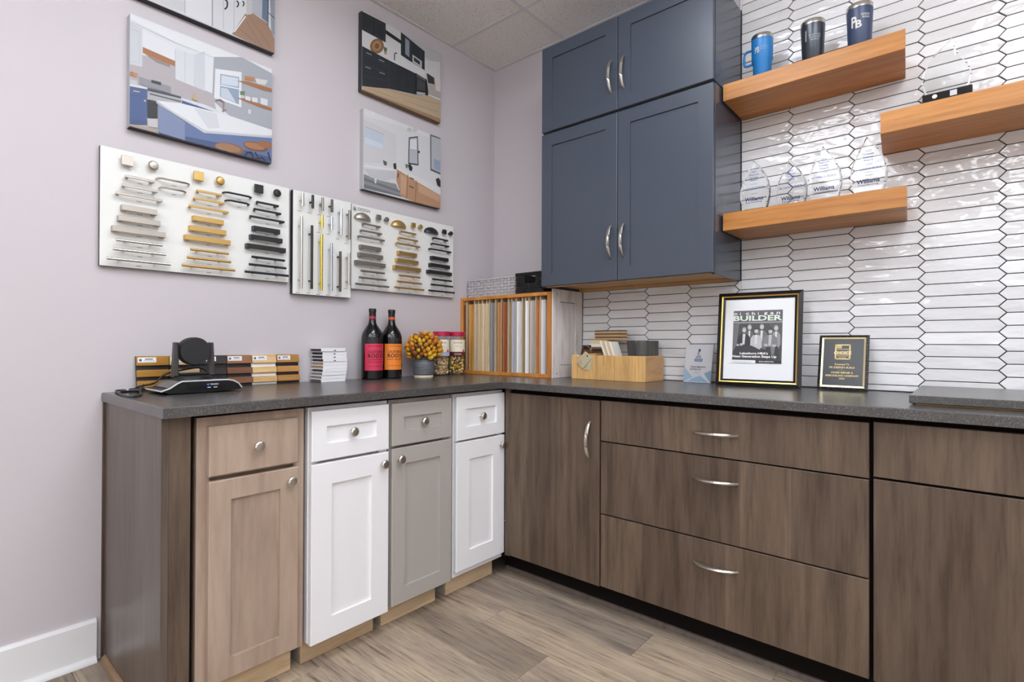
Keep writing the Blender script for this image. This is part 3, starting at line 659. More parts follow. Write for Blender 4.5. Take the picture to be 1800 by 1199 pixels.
for x, ya, yb, mat in [(220, 150, 275, 'nickel'), (312, 172, 293, 'matte_black'), (402, 195, 313, 'pewter'), (488, 213, 328, 'bronze'), (572, 292, 535, 'chrome'), (648, 310, 577, 'pewter'), (208, 365, 1027, 'nickel'), (303, 450, 1032, 'matte_black'), (398, 355, 475, 'yellow_gold'), (485, 373, 492, 'chrome'), (392, 530, 1045, 'yellow_gold'), (482, 612, 1050, 'chrome'), (563, 688, 1057, 'bronze'), (643, 700, 995, 'nickel')]:
    a = onX(490+x/5.212, 310+ya/5.212, X2+.026); b = onX(490+x/5.212, 310+yb/5.212, X2+.026); r = .0058; ln = a.z-b.z; y = (a.y+b.y)/2
    mb = MB().lathe([(r, 0), (r, ln)], (X2+.026, y, b.z), (0, 0, 1), 10)
    for k in ((.5,) if ln < .08 else (.13, .87)): mb.lathe([(r*.7, 0), (r*.7, .021)], (X2, y, b.z+ln*k), (1, 0, 0), 8)
    mb.build('pull', mat, t)
    cap.rect(XF, y-.012, y+.006, b.z-.018, b.z-.0155, X2+.0004, (150, 148, 146))
cap.build('captions', 'print', t)['kind'] = 'stuff'
X3 = .020
t = board('white board headed DESIGN with cup pulls and bar pulls nearest corner', -1.022, -.357, 1.352, 1.762, .004, X3)
cap = MB()
hardware(t, 490, 310, 5.212, X3, 'pewter', [('s', 775, 437, 935, 460), ('s', 755, 500, 948, 523), ('s', 733, 555, 972, 582), ('w', 755, 640, 940, 662), ('w', 742, 712, 957, 735), ('w', 713, 785, 980, 808), ('b', 755, 865, 972, 888), ('b', 740, 925, 987, 950), ('b', 708, 985, 1012, 1012)], [('q', 920, 375), ('r', 993, 395)], cap)
hardware(t, 490, 310, 5.212, X3, 'gold', [('s', 1117, 508, 1262, 527), ('s', 1102, 568, 1277, 588), ('s', 1080, 615, 1298, 645), ('w', 1103, 697, 1268, 715), ('w', 1088, 765, 1282, 783), ('w', 1065, 828, 1305, 852), ('b', 1105, 905, 1298, 928), ('b', 1088, 962, 1312, 985), ('b', 1065, 1018, 1333, 1040)], [('q', 1237, 447), ('r', 1303, 462)], cap)
hardware(t, 490, 310, 5.212, X3, 'matte_black', [('s', 1420, 568, 1553, 585), ('s', 1408, 622, 1563, 637), ('s', 1387, 668, 1583, 692), ('w', 1408, 742, 1557, 760), ('w', 1395, 808, 1570, 825), ('w', 1375, 870, 1588, 890), ('b', 1412, 942, 1585, 960), ('b', 1398, 992, 1597, 1010), ('b', 1378, 1045, 1612, 1067)], [('q', 1522, 508), ('r', 1580, 523)], cap)
for (xa, xb_, yt, yb, mat) in ((695, 848, 330, 395, 'bright_nickel'), (1035, 1172, 400, 462, 'gold'), (1340, 1465, 465, 522, 'matte_black')):
    a = onX(490+xa/5.212, 310+yb/5.212, X3+.01); b = onX(490+xb_/5.212, 310+yb/5.212, X3+.01); tp = onX(490+(xa+xb_)/2/5.212, 310+yt/5.212, X3+.01)
    zb = (a.z+b.z)/2; cup_pull(t, (a.y+b.y)/2, zb, b.y-a.y, tp.z-zb, X3, mat)
cap.build('captions', 'print', t)['kind'] = 'stuff'; cap = MB()
put_text(cap, 'DESIGN', lambda u, v: (X3+.0004, u, v), -.986, -.918, 1.734, 1.750, (70, 70, 72), .01)
put_text(cap, 'a', lambda u, v: (X3+.0004, u, v), -1.010, -.997, 1.733, 1.747, (70, 70, 72), .02)
MB().tube([(X3+.0008, -1.0035+.0105*math.cos(a), 1.7395+.0125*math.sin(a)) for a in [i*math.pi/8 for i in range(16)]], .0006, 4, closed=True, up=(1, 0, 0)).build('emblem_ring', 'matte_black', t)
cap.build('lettering', 'print', t)

# ================================================================== THINGS ON THE LEFT COUNTER
def onZ(x, y, c): d = ray(x, y); return CAM + d*((c-CAM.z)/d.z)
def place(mb, loc, rz=0, rx=0, ry=0):
    return mb.xf(Matrix.Translation(loc) @ Matrix.Rotation(rz, 4, 'Z') @ Matrix.Rotation(rx, 4, 'X') @ Matrix.Rotation(ry, 4, 'Y'))
# --- video conference camera
t = thing('conference_camera', (.19, -1.74, CT), 'black video conference camera with round head on speaker base', 'camera')
yc = -1.750; silv = plain('silver trim', (222, 222, 224), .3, .3)
arc = [(-.132, .012), (-.108, .020), (-.088, .034), (-.072, .042), (.074, .042), (.094, .037), (.110, .027), (.121, .012)]
prof = [(yc+a, CT+b) for a, b in arc]+[(yc+.112, CT+.006), (yc+.06, CT+.004), (yc-.108, CT+.003)]
MB().prism(prof, XF, .10, .272).build('speaker_base', plain('charcoal plastic', (52, 50, 52), .45), t)
fp = [(yc+a*.97, CT+b*.93) for a, b in arc]+[(yc+.108, CT+.008), (yc+.06, CT+.006), (yc-.103, CT+.005)]
MB().prism(fp, XF, .2722, .2775).build('front_face', plain('gloss black', (14, 14, 16), .2), t)
MB().tube([(.273, yc+a, CT+b+.001) for a, b in arc], .0028, 6, up=(1, 0, 0), flat=1.3).build('silver_rim', silv, t)
MB().tube([(.273-.17*k/5, yc+arc[0][0], CT+.013) for k in range(6)], .0028, 6).build('silver_side_rim', silv, t)
MB().prism([(yc-.062, CT+.037), (yc+.062, CT+.037), (yc+.05, CT+.012), (yc-.05, CT+.012)], XF, .2777, .279).build('display_window', plain('display black', (6, 6, 8), .12), t)
mb = MB(); mb.add([(.2795, yc+.000, CT+.030), (.2795, yc+.009, CT+.034), (.2795, yc+.009, CT+.025)], [[0, 1, 2]], 0, (40, 120, 220))
put_text(mb, 'TENVEO', lambda u, v: (.2795, u, v), yc+.012, yc+.040, CT+.0275, CT+.0325, (225, 228, 235), .02)
mb.rect(XF, yc+.004, yc+.015, CT+.018, CT+.021, .2795, (190, 196, 206)); mb.rect(XF, yc+.024, yc+.036, CT+.018, CT+.021, .2795, (190, 196, 206))
mb.build('lettering', 'print', t)
MB().lathe([(.065, 0), (.065, .0028)], (.20, yc+.01, CT+.0003), seg=28).build('foot', 'black', t)
MB().prism([(-.106, .0205), (-.088, .0345), (-.074, .0415), (-.074, .0430), (-.090, .0365), (-.109, .0225)], lambda a, b, d: (d, yc+a, CT+b), .12, .255).build('speaker_grille', plain('grey speaker mesh', (112, 104, 102), .7), t)
yc -= .010
MB().lathe([(.062, 0), (.060, .012), (.055, .016)], (.185, yc, CT+.0425), seg=28).build('pan_turntable', 'black', t)
for s in (-1, 1):
    MB().prism([(yc+s*.068, CT+.055), (yc+s*.048, CT+.055), (yc+s*.050, CT+.175), (yc+s*.062, CT+.175)], XF, .176, .202, .004).build('yoke_arm', plain('dark grey plastic', (62, 58, 58), .42), t)
MB().box(.17, .202, yc-.0475, yc+.0475, CT+.0588, CT+.068, .003).build('yoke_bridge', 'black', t)
h = MB(); h.lathe([(.030, -.055), (.044, -.045), (.049, -.02), (.049, .016), (.047, .022), (.003, .0225)], (.19, yc, CT+.144), (1, 0, 0), 36); h.build('camera_head', plain('matte charcoal', (34, 34, 37), .6), t)
for s in (-1, 1): MB().lathe([(.012, 0), (.012, .0015)], (.19, yc+s*.0482 if s < 0 else yc+.0470, CT+.144), (0, 1, 0), 12).build('pivot', 'black', t)
# --- its cable
pth = [Vector((.125, -1.893, CT+.03)), Vector((.135, -1.905, CT+.008))]+[onZ(x, y, CT+.0045) for x, y in ((247, 694), (230, 698), (212, 693), (204, 687), (206, 683))]
pth = [Vector((max(q.x, .012), max(q.y, -1.975), q.z)) for q in pth]+[Vector((.07, -1.945, CT+.0045)), Vector((.06, -1.915, CT+.0045)), Vector((.075, -1.893, CT+.02)), Vector((.12, -1.86, CT+.0325)), Vector((.118, -1.83, CT+.06)), Vector((.12, -1.79, CT+.072)), Vector((.12, -1.72, CT+.082)), Vector((.125, -1.69, CT+.066))]
def smoothpath(P, n=6):
    out = []
    for i in range(len(P)-1):
        p0, p1, p2, p3 = P[max(i-1, 0)], P[i], P[i+1], P[min(i+2, len(P)-1)]
        for k in range(n):
            s = k/n; out.append(.5*((2*p1)+(p2-p0)*s+(2*p0-5*p1+4*p2-p3)*s*s+(3*p1-p0-3*p2+p3)*s**3))
    return out+[P[-1]]
cb = thing('power_cable', (.1, -1.92, CT), 'black cable looping over the counter end beside conference camera', 'cable')
MB().tube(smoothpath(pth), .0034, 8).build('cord', 'black', cb)
MB().lathe([(.007, 0), (.008, .01), (.008, .03), (.005, .04)], (.085, -1.925, CT+.0085), (.4, .85, .0), 10).build('connector', 'black', cb)

# --- stain sample boards leaning on the wall
cols = [((186, 132, 52), (206, 156, 76), 'golden oak'), ((222, 190, 142), (234, 208, 164), 'pale maple'), ((62, 54, 54), (80, 72, 72), 'espresso'),
        ((138, 92, 66), (164, 116, 86), 'walnut brown'), ((222, 182, 124), (236, 202, 150), 'blond'), ((196, 140, 76), (212, 160, 98), 'amber')]
xs = [285, 562, 815, 1040, 1250, 1456, 1645]
lbl = ['golden oak stain sample board at the left end of the row', 'pale maple stain sample board behind conference camera head', 'espresso dark stain sample board right behind the camera arm',
       'walnut brown stain sample board right of the espresso one', 'blond stain sample board with white backing strips', 'amber stain sample board at the right end of the row']
for i in range(6):
    a = onX(180+xs[i]/4.737, 628, .03).y+.001; b = onX(180+xs[i+1]/4.737, 628, .03).y-.001
    t = thing('stain_sample_board', (.03, (a+b)/2, CT), lbl[i], 'sample board', 'stain sample boards leaning on the wall')
    T = Matrix.Translation((.022, 0, CT+.0005)) @ Matrix.Rotation(-math.radians(8), 4, 'Y')
    MB().box(.0, .006, a, b, 0, .124).xf(T).build('backing', 'trim' if i == 4 else 'black', t)
    wm = wood('stain '+cols[i][2], tuple(int(v*.88) for v in cols[i][0]), cols[i][0], cols[i][1], (24, 3, 24), .4)
    sl_ = None
    for k, (z0, z1) in enumerate(((.008, .034), (.047, .073), (.088, .123))):
        sl_ = MB().box(.0062, .016, a+.0006, b-.0006, z0, z1, .002).xf(T).build('wood_slat', wm, t)
    st = MB(); st.rect(XF, a+.004, a+(b-a)*.6, .100, .118, .0164, (240, 240, 240)); st.xf(T); st = st.build('sticker', 'print', sl_)
    lt = MB(); lt.rect(XF, a+.008, a+.016, .104, .113, .0167, (90, 90, 92)); lt.rect(XF, a+.026, a+(b-a)*.5, .110, .1135, .0167, (70, 70, 72)); lt.rect(XF, a+.022, a+(b-a)*.56, .1045, .1065, .0167, (160, 160, 160)); lt.xf(T); lt.build('lettering', 'print', sl_)

# --- stack of white cabinet finish blocks
names = ['tenth and lowest', 'ninth', 'eighth', 'seventh', 'sixth', 'fifth', 'fourth', 'third', 'second', 'topmost']
sides = [(120, 112, 106), (150, 142, 134), (150, 144, 138), (60, 56, 54), (176, 150, 118), (176, 148, 112), (40, 36, 36), (46, 40, 40), (30, 28, 28), (74, 52, 50)]
for i in range(10):
    z = CT+.0152*i+.0004; dy = [-.004, -.002, .0, .002, .005, .006, .004, .002, .003, -.006][i]; dx = random.uniform(-.002, .002)
    t = thing('finish_block', (.055, -1.155, z), 'white cabinet finish block, %s of the stack from the top' % names[i], 'sample block', 'stacked white finish blocks')
    y0, y1 = -1.222+dy, -1.098+dy
    MB().box(.012+dx, .105+dx, y0+.006, y1-.004, z, z+.0112, .0008).build('block', plain('block core', sides[i], .6), t)
    MB().box(.012+dx, .106+dx, y0, y1, z+.0112, z+.0149, .0008).build('white_face', 'white', t)
    MB().box(.1052+dx, .1065+dx, y0+.003, y1-.002, z+.0002, z+.0111).build('white_edge', 'white', t)
    if i >= 6: MB().box(.1066+dx, .1068+dx, -1.163, -1.153, z+.002, z+.006).build('peg_hole', 'black', t)

# --- wine bottles
def bottle(y, x, lab, capc, lines, label):
    t = thing('wine_bottle', (x, y, CT), label, 'bottle', 'magnum wine bottles')
    MB().lathe([(.044, .0006), (.0515, .004), (.052, .012), (.052, .196), (.0505, .212), (.045, .228), (.034, .247), (.0225, .264), (.0175, .278), (.0165, .29)], (x, y, CT), seg=40).build('glass_body', 'bottle', t)
    MB().lathe([(.0166, .2902), (.0166, .326), (.018, .327), (.018, .336), (.0172, .343), (.002, .3432)], (x, y, CT), seg=28).build('screw_cap', plain('black foil', (18, 17, 18), .3), t)
    MB().lathe([(.0168, .293), (.0168, .306)], (x, y, CT), seg=28, cap0=False, cap1=False).build('neck_band', plain('neck band', capc, .4), t)
    cen = math.radians(-10); R = .0524
    def fn(u, v, rr=R): a = cen+u/rr; return (x+rr*math.cos(a), y+rr*math.sin(a), CT+v)
    lb = MB(); n = 24; half = .060
    for k in range(n):
        u0, u1 = -half+2*half*k/n, -half+2*half*(k+1)/n
        lb.add([fn(u0, .044), fn(u1, .044), fn(u1, .172), fn(u0, .172)], [[0, 1, 2, 3]], 0, None, True)
    lo = lb.build('label', plain('bottle label', lab, .45), t)
    tx = MB(); f2 = lambda u, v: fn(u, v, R+.0004); ink = (46, 16, 22); u0 = -.043
    put_text(tx, 'CALIFORNIA', f2, u0, .038, .127, .140, ink, .012)
    put_text(tx, 'ROOTS', f2, u0, .040, .104, .124, (30, 12, 16), .03)
    for k, s in enumerate(lines): put_text(tx, s, f2, u0, .040 if len(s) > 8 else .03, .093-.012*k, .099-.012*k, ink, .02, 1.3)
    put_text(tx, '2020   VIN DE CALIFORNIA', f2, u0, .025, .062, .066, ink, .01)
    tx.add([f2(-.046, .151), f2(.05, .151), f2(.05, .1518), f2(-.046, .1518)], [[0, 1, 2, 3]], 0, ink); tx.add([f2(-.046, .055), f2(.05, .055), f2(.05, .0557), f2(-.046, .0557)], [[0, 1, 2, 3]], 0, ink)
    put_text(tx, 'STATE OF CALIFORNIA', f2, u0, .03, .158, .162, ink, .01)
    tx.add([f2(.044+.008*math.cos(a), .064+.013*math.sin(a)) for a in [i*math.pi/8 for i in range(16)]], [list(range(16))], 0, (24, 14, 18))
    tx.build('lettering', 'print', lo, recalc=False)
bottle(-.936, .072, (214, 50, 84), (170, 40, 60), ['CABERNET', 'SAUVIGNON'], 'large dark wine bottle with crimson pink label')
bottle(-.823, .072, (240, 134, 44), (206, 80, 40), ['RED BLEND'], 'large dark wine bottle with orange label')

# --- vase with dried flowers
vx, vy = .125, -.658
vm, nt, b = newmat('brushed slate ceramic'); n = noise(nt, coords(nt, (6, 6, 160)), 1, 4); L(nt, ramp(nt, n.outputs[0], [(.3, (58, 60, 66)), (.55, (96, 100, 108)), (.75, (150, 142, 126))]), b.inputs['Base Color']); b.inputs['Roughness'].default_value = .6; bump(nt, b, n.outputs[0], .4, .002)
t = thing('vase', (vx, vy, CT), 'squat slate grey ribbed vase on pale base ring', 'vase')
MB().lathe([(.049, .0005), (.049, .011), (.046, .0115)], (vx, vy, CT), seg=32).build('base_ring', plain('raw clay', (222, 206, 176), .8), t)
MB().lathe([(.046, .0118), (.051, .014)]+[(.0525+(.0012 if k % 2 else 0), .018+.0075*k) for k in range(9)]+[(.047, .088), (.038, .094), (.037, .106), (.033, .106), (.033, .05), (.001, .05)], (vx, vy, CT), seg=32, cap1=False).build('body', vm, t)
t = thing('dried_flower_bunch', (vx, vy, CT+.06), 'round bunch of yellow and amber dried flowers in the vase', 'flowers')
fm = [plain('dried petal '+n_, c_, .7) for n_, c_ in (('yellow', (226, 176, 40)), ('gold', (208, 144, 36)), ('amber', (186, 112, 34)), ('rust', (140, 78, 34)))]
sm = plain('dry stem', (128, 96, 52), .8); stems = MB(); cen = Vector((vx, vy, CT+.150))
petal = None
for i in range(124):
    ph = i*2.39996; zz = 1-1.62*(i+.5)/124; rr = math.sqrt(max(0, 1-zz*zz)); d = Vector((rr*math.cos(ph), rr*math.sin(ph), zz))
    if i % 3 == 1: d2 = d*.8
    else: d2 = d*random.uniform(.92, 1.04)
    ctr = cen+Vector((d2.x*.080, d2.y*.090, d2.z*.080))
    if ctr.x < .03: continue
    dirv = (d*.75+Vector((0, 0, .35))+Vector((random.uniform(-.6, .6), random.uniform(-.6, .6), random.uniform(-.4, .4)))).normalized()
    mb = MB(); s = random.uniform(.75, 1.25); mb.lathe([(.002*s, -.011*s), (.0085*s, -.007*s), (.0112*s, 0), (.0100*s, .006*s), (.0055*s, .0125*s), (.0012, .0165*s)], ctr, dirv, 6, smooth=False, ph=random.random())
    mb.build('flower_head', fm[random.choice([0, 0, 1, 1, 1, 2, 2, 3])], t)
    root = Vector((vx+d.x*.018, vy+d.y*.018, CT+.062))
    stems.tube([root, (root+ctr)/2+Vector((0, 0, .012)), ctr-dirv*.010], .0013, 4)
stems.build('stems', sm, t)

# --- snack jars
def jar(x, y, palette, label, stuff_label, lab_text, lower, r=.0465, H=.24):
    t = thing('snack_jar', (x, y, CT), label, 'jar', 'clear snack jars with crimson lids')
    MB().lathe([(r-.004, .0006), (r, .004), (r, .190), (r-.004, .2), (r-.007, .206), (r-.007, .215), (r-.0085, .215), (r-.0085, .206), (r-.0055, .199), (r-.0015, .189), (r-.0015, .006), (.001, .004)], (x, y, CT), seg=36, cap1=False).build('clear_body', 'pet', t)
    MB().lathe([(r-.002, .2155), (r+.0005, .217), (r+.0005, .237), (r-.002, .24), (.001, .24)], (x, y, CT), seg=36).build('lid', plain('crimson lid', (186, 24, 70), .35), t)
    cen_ = math.radians(-34); R = r+.0006; half = .052
    def fn(u, v, rr=R): a = cen_+u/rr; return (x+rr*math.cos(a), y+rr*math.sin(a), CT+v)
    lb = MB()
    for k in range(20):
        u0, u1 = -half+2*half*k/20, -half+2*half*(k+1)/20
        lb.add([fn(u0, .108), fn(u1, .108), fn(u1, .196), fn(u0, .196)], [[0, 1, 2, 3]], 0, None, True)
    lo = lb.build('label', plain('cream label', (240, 228, 204), .5), t)
    tx = MB(); f2 = lambda u, v: fn(u, v, R+.0005)
    for k in range(12):
        u0, u1 = -half+2*half*k/12, -half+2*half*(k+1)/12; tx.add([f2(u0, .108), f2(u1, .108), f2(u1, .128), f2((u0+u1)/2, .131), f2(u0, .128)], [[0, 1, 2, 3, 4]], 0, lower)
    put_text(tx, 'favorite day', f2, -.026, .024, .174, .184, (70, 50, 46), .01)
    tx.add([f2(-.022, .148), f2(.022, .148), f2(.022, .152), f2(-.022, .152)], [[0, 1, 2, 3]], 0, (176, 40, 44)); put_text(tx, lab_text, f2, -.02, .02, .113, .120, (238, 200, 196), .02); put_text(tx, lab_text.lower(), f2, -.016, .016, .158, .164, (150, 140, 130))
    tx.add([fn(.034, .124, R+.0008), fn(.042, .134, R+.0008), fn(.034, .144, R+.0008), fn(.026, .134, R+.0008)], [[0, 1, 2, 3]], 0, (206, 44, 60))
    tx.build('lettering', 'print', lo, recalc=False)
    mb = MB(); ico = bmesh.new(); bmesh.ops.create_icosphere(ico, subdivisions=1, radius=1); IV = [v.co.copy() for v in ico.verts]; IFc = [[v.index for v in f.verts] for f in ico.faces]; ico.free()
    for k in range(330):
        a = random.uniform(0, 2*math.pi); rr = (r-.011)*(1-.35*random.random()**2); zz = CT+.013+random.random()*.165
        s = [random.uniform(.0045, .0085) for _ in range(3)]; Rm = Matrix.Rotation(random.random()*6, 3, 'X') @ Matrix.Rotation(random.random()*6, 3, 'Z')
        cc = Vector((x+rr*math.cos(a), y+rr*math.sin(a), zz)); mb.add([cc+Rm @ Vector((v.x*s[0], v.y*s[1], v.z*s[2]))*(.8+.2*random.random()) for v in IV], IFc, 0, random.choice(palette), True)
    mb.lathe([(r-.022, .012), (r-.022, .17)], (x, y, CT), seg=12, col=palette[-1])
    o = mb.build('snack_mix', 'print', recalc=False); tag(o, stuff_label, 'snack', kind='stuff')
jar(.085, -.503, [(244, 216, 170), (234, 200, 150), (248, 228, 190), (220, 182, 134)], 'clear snack jar with crimson lid partly behind the dried flowers', 'pale tan nuts filling the jar behind the flowers', 'CASHEWS', (176, 190, 214))
jar(.095, -.396, [(244, 200, 70), (248, 220, 120), (228, 170, 50), (244, 230, 190), (110, 80, 60)], 'clear snack jar with crimson lid beside the wooden rack', 'yellow and brown snack mix filling the jar beside the rack', 'MONSTER MIX', (92, 36, 36))

# ================================================================== RACK OF DOOR SAMPLES
t = thing('sample_rack', (.33, -.15, CT), 'honey wood slotted rack holding upright moulding samples in the corner', 'rack')
rx0, rx1, rz0, rz1, ry0, ry1 = .003, .662, CT+.0005, 1.356, -.28, -.03
MB().box(rx0, rx0+.02, ry0, ry1, rz0, rz1, .001).build('side_panel', 'honey', t); MB().box(rx1-.022, rx1, ry0, ry1, rz0, rz1, .001).build('side_panel', 'honey', t)
MB().box(rx0+.0202, rx1-.0222, ry0, ry1, rz0, rz0+.018, .001).build('bottom_panel', 'honey', t); MB().box(rx0+.0202, rx1-.0222, ry0, ry1, rz1-.018, rz1, .001).build('top_panel', 'honey', t)
MB().box(rx0+.0202, rx1-.0222, ry1-.006, ry1, rz0+.0182, rz1-.0182).build('back_panel', 'honey', t)
kk = 1800/410.
divs = [onY(780+a/kk, 528, -.277).x for a in (168, 228, 258, 288, 322, 345, 390, 437, 490, 517, 550, 598, 622, 650, 703, 737)]
for d in divs:
    MB().box(d-.0020, d+.0020, ry0+.010, ry1-.0065, rz0+.0184, rz1-.0184).build('divider', 'cream_wood', t)
pcs = [(231, 256, (222, 198, 160), 'first of four cream strips beside the golden oak sample'), (261, 286, (226, 204, 166), 'second of four cream strips in the rack'), (291, 320, (222, 200, 162), 'third of four cream strips in the rack'), (325, 344, (228, 208, 172), 'fourth of four cream strips, left of the grey sample'),
       (118, 160, (142, 92, 58), 'dark walnut moulding sample standing in the first rack slot'), (186, 222, (208, 152, 74), 'golden oak moulding sample standing in the second rack slot'),
       (352, 386, (136, 136, 140), 'mid grey moulding sample in the rack'), (412, 436, (206, 142, 82), 'light brown wood moulding sample left of the red brown one'), (446, 486, (158, 92, 54), 'red brown wood moulding sample in the rack'),
       (521, 547, (176, 178, 190), 'bluish grey moulding sample in the rack'), (554, 592, (228, 224, 222), 'off white moulding sample right of the bluish grey one'), (625, 648, (240, 240, 242), 'narrow bright white moulding sample in the rack'),
       (655, 700, (184, 174, 168), 'wide taupe moulding sample in the rack'), (707, 734, (196, 126, 68), 'orange brown wood moulding sample near right end of rack'), (742, 782, (214, 206, 204), 'pale grey moulding sample in the last rack slot')]
for a, b_, c_, lb_ in pcs:
    x0 = max(onY(780+a/kk, 600, -.277).x, rx0+.0215); x1 = onY(780+b_/kk, 600, -.277).x; xm = (x0+x1)/2
    x0 = max([x0]+[d+.0026 for d in divs if d < xm])
    x1 = min([d-.0026 for d in divs if d > xm]+[x1, rx1-.0232])
    pm = wood('sample '+str(c_), tuple(int(v*.95) for v in c_), c_, tuple(min(255, int(v*1.05)) for v in c_), (40, 40, 3), .4) if c_[0]-c_[2] > 40 else plain('sample '+str(c_), c_, .4)
    yv = ry0+.003; w_ = x1-x0
    pr = [(x0, -.05), (x0, yv+.006), (x0+w_*.25, yv+.001), (x0+w_*.4, yv+.005), (x0+w_*.8, yv+.005), (x1, yv), (x1, -.05)]
    o = MB().prism(pr, ZF, rz0+.019, 1.316).build('moulding_sample', pm, org=((x0+x1)/2, -.15, rz0+.019)); tag(o, lb_, 'moulding sample', 'moulding samples in the rack')

# --- baskets on top of the rack
def weave(mb, fr, a0, a1, b0, b1, d, cw, ch, skip=None):
    na = max(1, round((a1-a0)/cw)); nb = max(1, round((b1-b0)/ch))
    for i in range(na):
        for j in range(nb):
            ca = a0+(a1-a0)*(i+.5)/na; cb_ = b0+(b1-b0)*(j+.5)/nb
            if skip and skip(ca, cb_): continue
            wa, wb = (a1-a0)/na/2, (b1-b0)/nb/2; up = (i+j) % 2; k = .9 if up else .72
            mb.prism([(ca-wa*k, cb_-wb*.86), (ca+wa*k, cb_-wb*.86), (ca+wa*k, cb_+wb*.86), (ca-wa*k, cb_+wb*.86)], fr, d-.003, d+(.0028 if up else .0008), .001)
def basket(x0, x1, y0, y1, z0, z1, mat, label, cw, ch, hole=False):
    t = thing('woven_basket', ((x0+x1)/2, (y0+y1)/2, z0), label, 'basket')
    hx = (x0+x1)/2; sk = (lambda a, b: abs(a-hx) < .036 and z0+.055 < b < z0+.092) if hole else None
    mb = MB()
    weave(mb, YF, x0, x1, z0+.001, z1-.004, -y0-.005, cw, ch, sk); weave(mb, lambda a, b, d: (a, d, b), x0, x1, z0+.001, z1-.004, y1-.005, cw, ch)
    weave(mb, XF, y0, y1, z0+.001, z1-.004, x1-.005, cw, ch); weave(mb, lambda a, b, d: (-d, a, b), y0, y1, z0+.001, z1-.004, -x0-.005, cw, ch)
    mb.build('woven_wall', mat, t)
    ln = MB(); tt = .009; z2 = z1-.004
    if hole:
        ln.box(x0+tt, hx-.036, y0+.0085, y0+.0105, z0+.003, z2); ln.box(hx+.036, x1-tt, y0+.0085, y0+.0105, z0+.003, z2); ln.box(hx-.036, hx+.036, y0+.0085, y0+.0105, z0+.003, z0+.055); ln.box(hx-.036, hx+.036, y0+.0085, y0+.0105, z0+.092, z2)
    else: ln.box(x0+tt, x1-tt, y0+.0085, y0+.0105, z0+.003, z2)
    ln.box(x0+tt, x1-tt, y1-.0105, y1-.0085, z0+.003, z2); ln.box(x0+.0085, x0+.0105, y0+tt, y1-tt, z0+.003, z2); ln.box(x1-.0105, x1-.0085, y0+tt, y1-tt, z0+.003, z2); ln.box(x0+.01, x1-.01, y0+.01, y1-.01, z0+.002, z0+.005)
    ln.build('lining', mat, t)
    r_ = MB(); zr = z1-.004
    for q in (((x0+.004, y0+.004), (x1-.004, y0+.004)), ((x1-.004, y0+.004), (x1-.004, y1-.004)), ((x1-.004, y1-.004), (x0+.004, y1-.004)), ((x0+.004, y1-.004), (x0+.004, y0+.004))):
        r_.tube([(q[0][0], q[0][1], zr), (q[1][0], q[1][1], zr)], .0052, 8)
    r_.build('rim', mat, t)
basket(.012, .402, -.235, -.04, 1.3565, 1.462, plain('grey woven strap', (186, 183, 186), .7), 'long light grey woven basket on top of the sample rack', .026, .0165)
basket(.412, .606, -.268, -.05, 1.3565, 1.468, plain('black woven raffia', (30, 28, 29), .75), 'black woven basket with handle slot beside the slate cabinet', .014, .013, True)

# --- whitewashed sample door standing beside the rack
t = thing('sample_door', (.675, -.14, CT), 'whitewashed oak sample door standing beside rack below slate cabinet', 'sample door')
MB().box(.6626, .6633, -.268, -.008, CT+.004, 1.366).build('gap_shade_sheet', 'void', t)  # black sheet added so the gap around the door panel looks shaded
d = panel_door(t, XF, -.272, -.004, CT+.0005, 1.3705, .6635, .6715, .062, 'pickled', 'door_frame', rec=.005, ch=.001, gap=.003)
for z in (CT+.022, 1.345): MB().lathe([(.0035, 0), (.0035, .0006)], (.6716, -.238, z), (1, 0, 0), 10).build('screw_hole', 'black', d)

# ================================================================== WOODEN BOX OF SAMPLES
bx0, bx1, by0, by1 = .750, 1.154, -.218, -.028; bz = CT+.0005; bt = 1.034
t = thing('wooden_box', ((bx0+bx1)/2, (by0+by1)/2, CT), 'open curly maple box full of tile and wood samples', 'box')
th = .012
MB().box(bx0, bx1, by0, by0+th, bz, bt, .001).build('front_board', 'pine', t); MB().box(bx0, bx1, by1-th, by1, bz, bt, .001).build('back_board', 'pine', t)
MB().box(bx0, bx0+th, by0+th, by1-th, bz, bt, .001).build('end_board', 'pine', t); MB().box(bx1-th, bx1, by0+th, by1-th, bz, bt, .001).build('end_board', wood('oak end board', (190, 140, 92), (212, 164, 114), (222, 178, 130), (24, 4, 24), .5), t)
MB().box(bx0+th, bx1-th, by0+th, by1-th, bz, bz+.01).build('bottom_board', 'pine', t)
F = bz+.0105
def one(name, mb, mat, label, cat, group=None): return tag(mb.build(name, mat), label, cat, group)
one('sample_block', MB().box(1.082, 1.138, -.17, -.05, F, 1.106, .001), wood('grey wood sample', (74, 74, 72), (98, 98, 94), (116, 114, 108), (30, 30, 3), .5), 'grey wood sample block at the right end of the box', 'sample', 'samples in the wooden box')
t = thing('sample_plate', (1.03, -.11, F), 'dark charcoal sample plate with small sticker leaning in the box', 'sample', 'samples in the wooden box')
MB().prism([(1.010, F), (1.078, F), (1.0785, 1.107), (.990, 1.107)], YF, .085, .094).build('plate', plain('charcoal laminate', (70, 66, 66), .5), t)
MB().prism([(1.042, 1.094), (1.072, 1.094), (1.072, 1.106), (1.040, 1.106)], YF, .0942, .0946).build('sticker', plain('grey sticker', (142, 146, 160), .5), t)
cs = [(238, 230, 214), (206, 182, 142), (236, 228, 212), (214, 190, 152), (240, 234, 222)]
lb = ['first cream slat of the leaning row, next to tile stack', 'second slat of the leaning row, tan', 'third slat of the leaning row, cream', 'fourth slat of the leaning row, tan', 'last cream slat of the leaning row, next to charcoal plate']
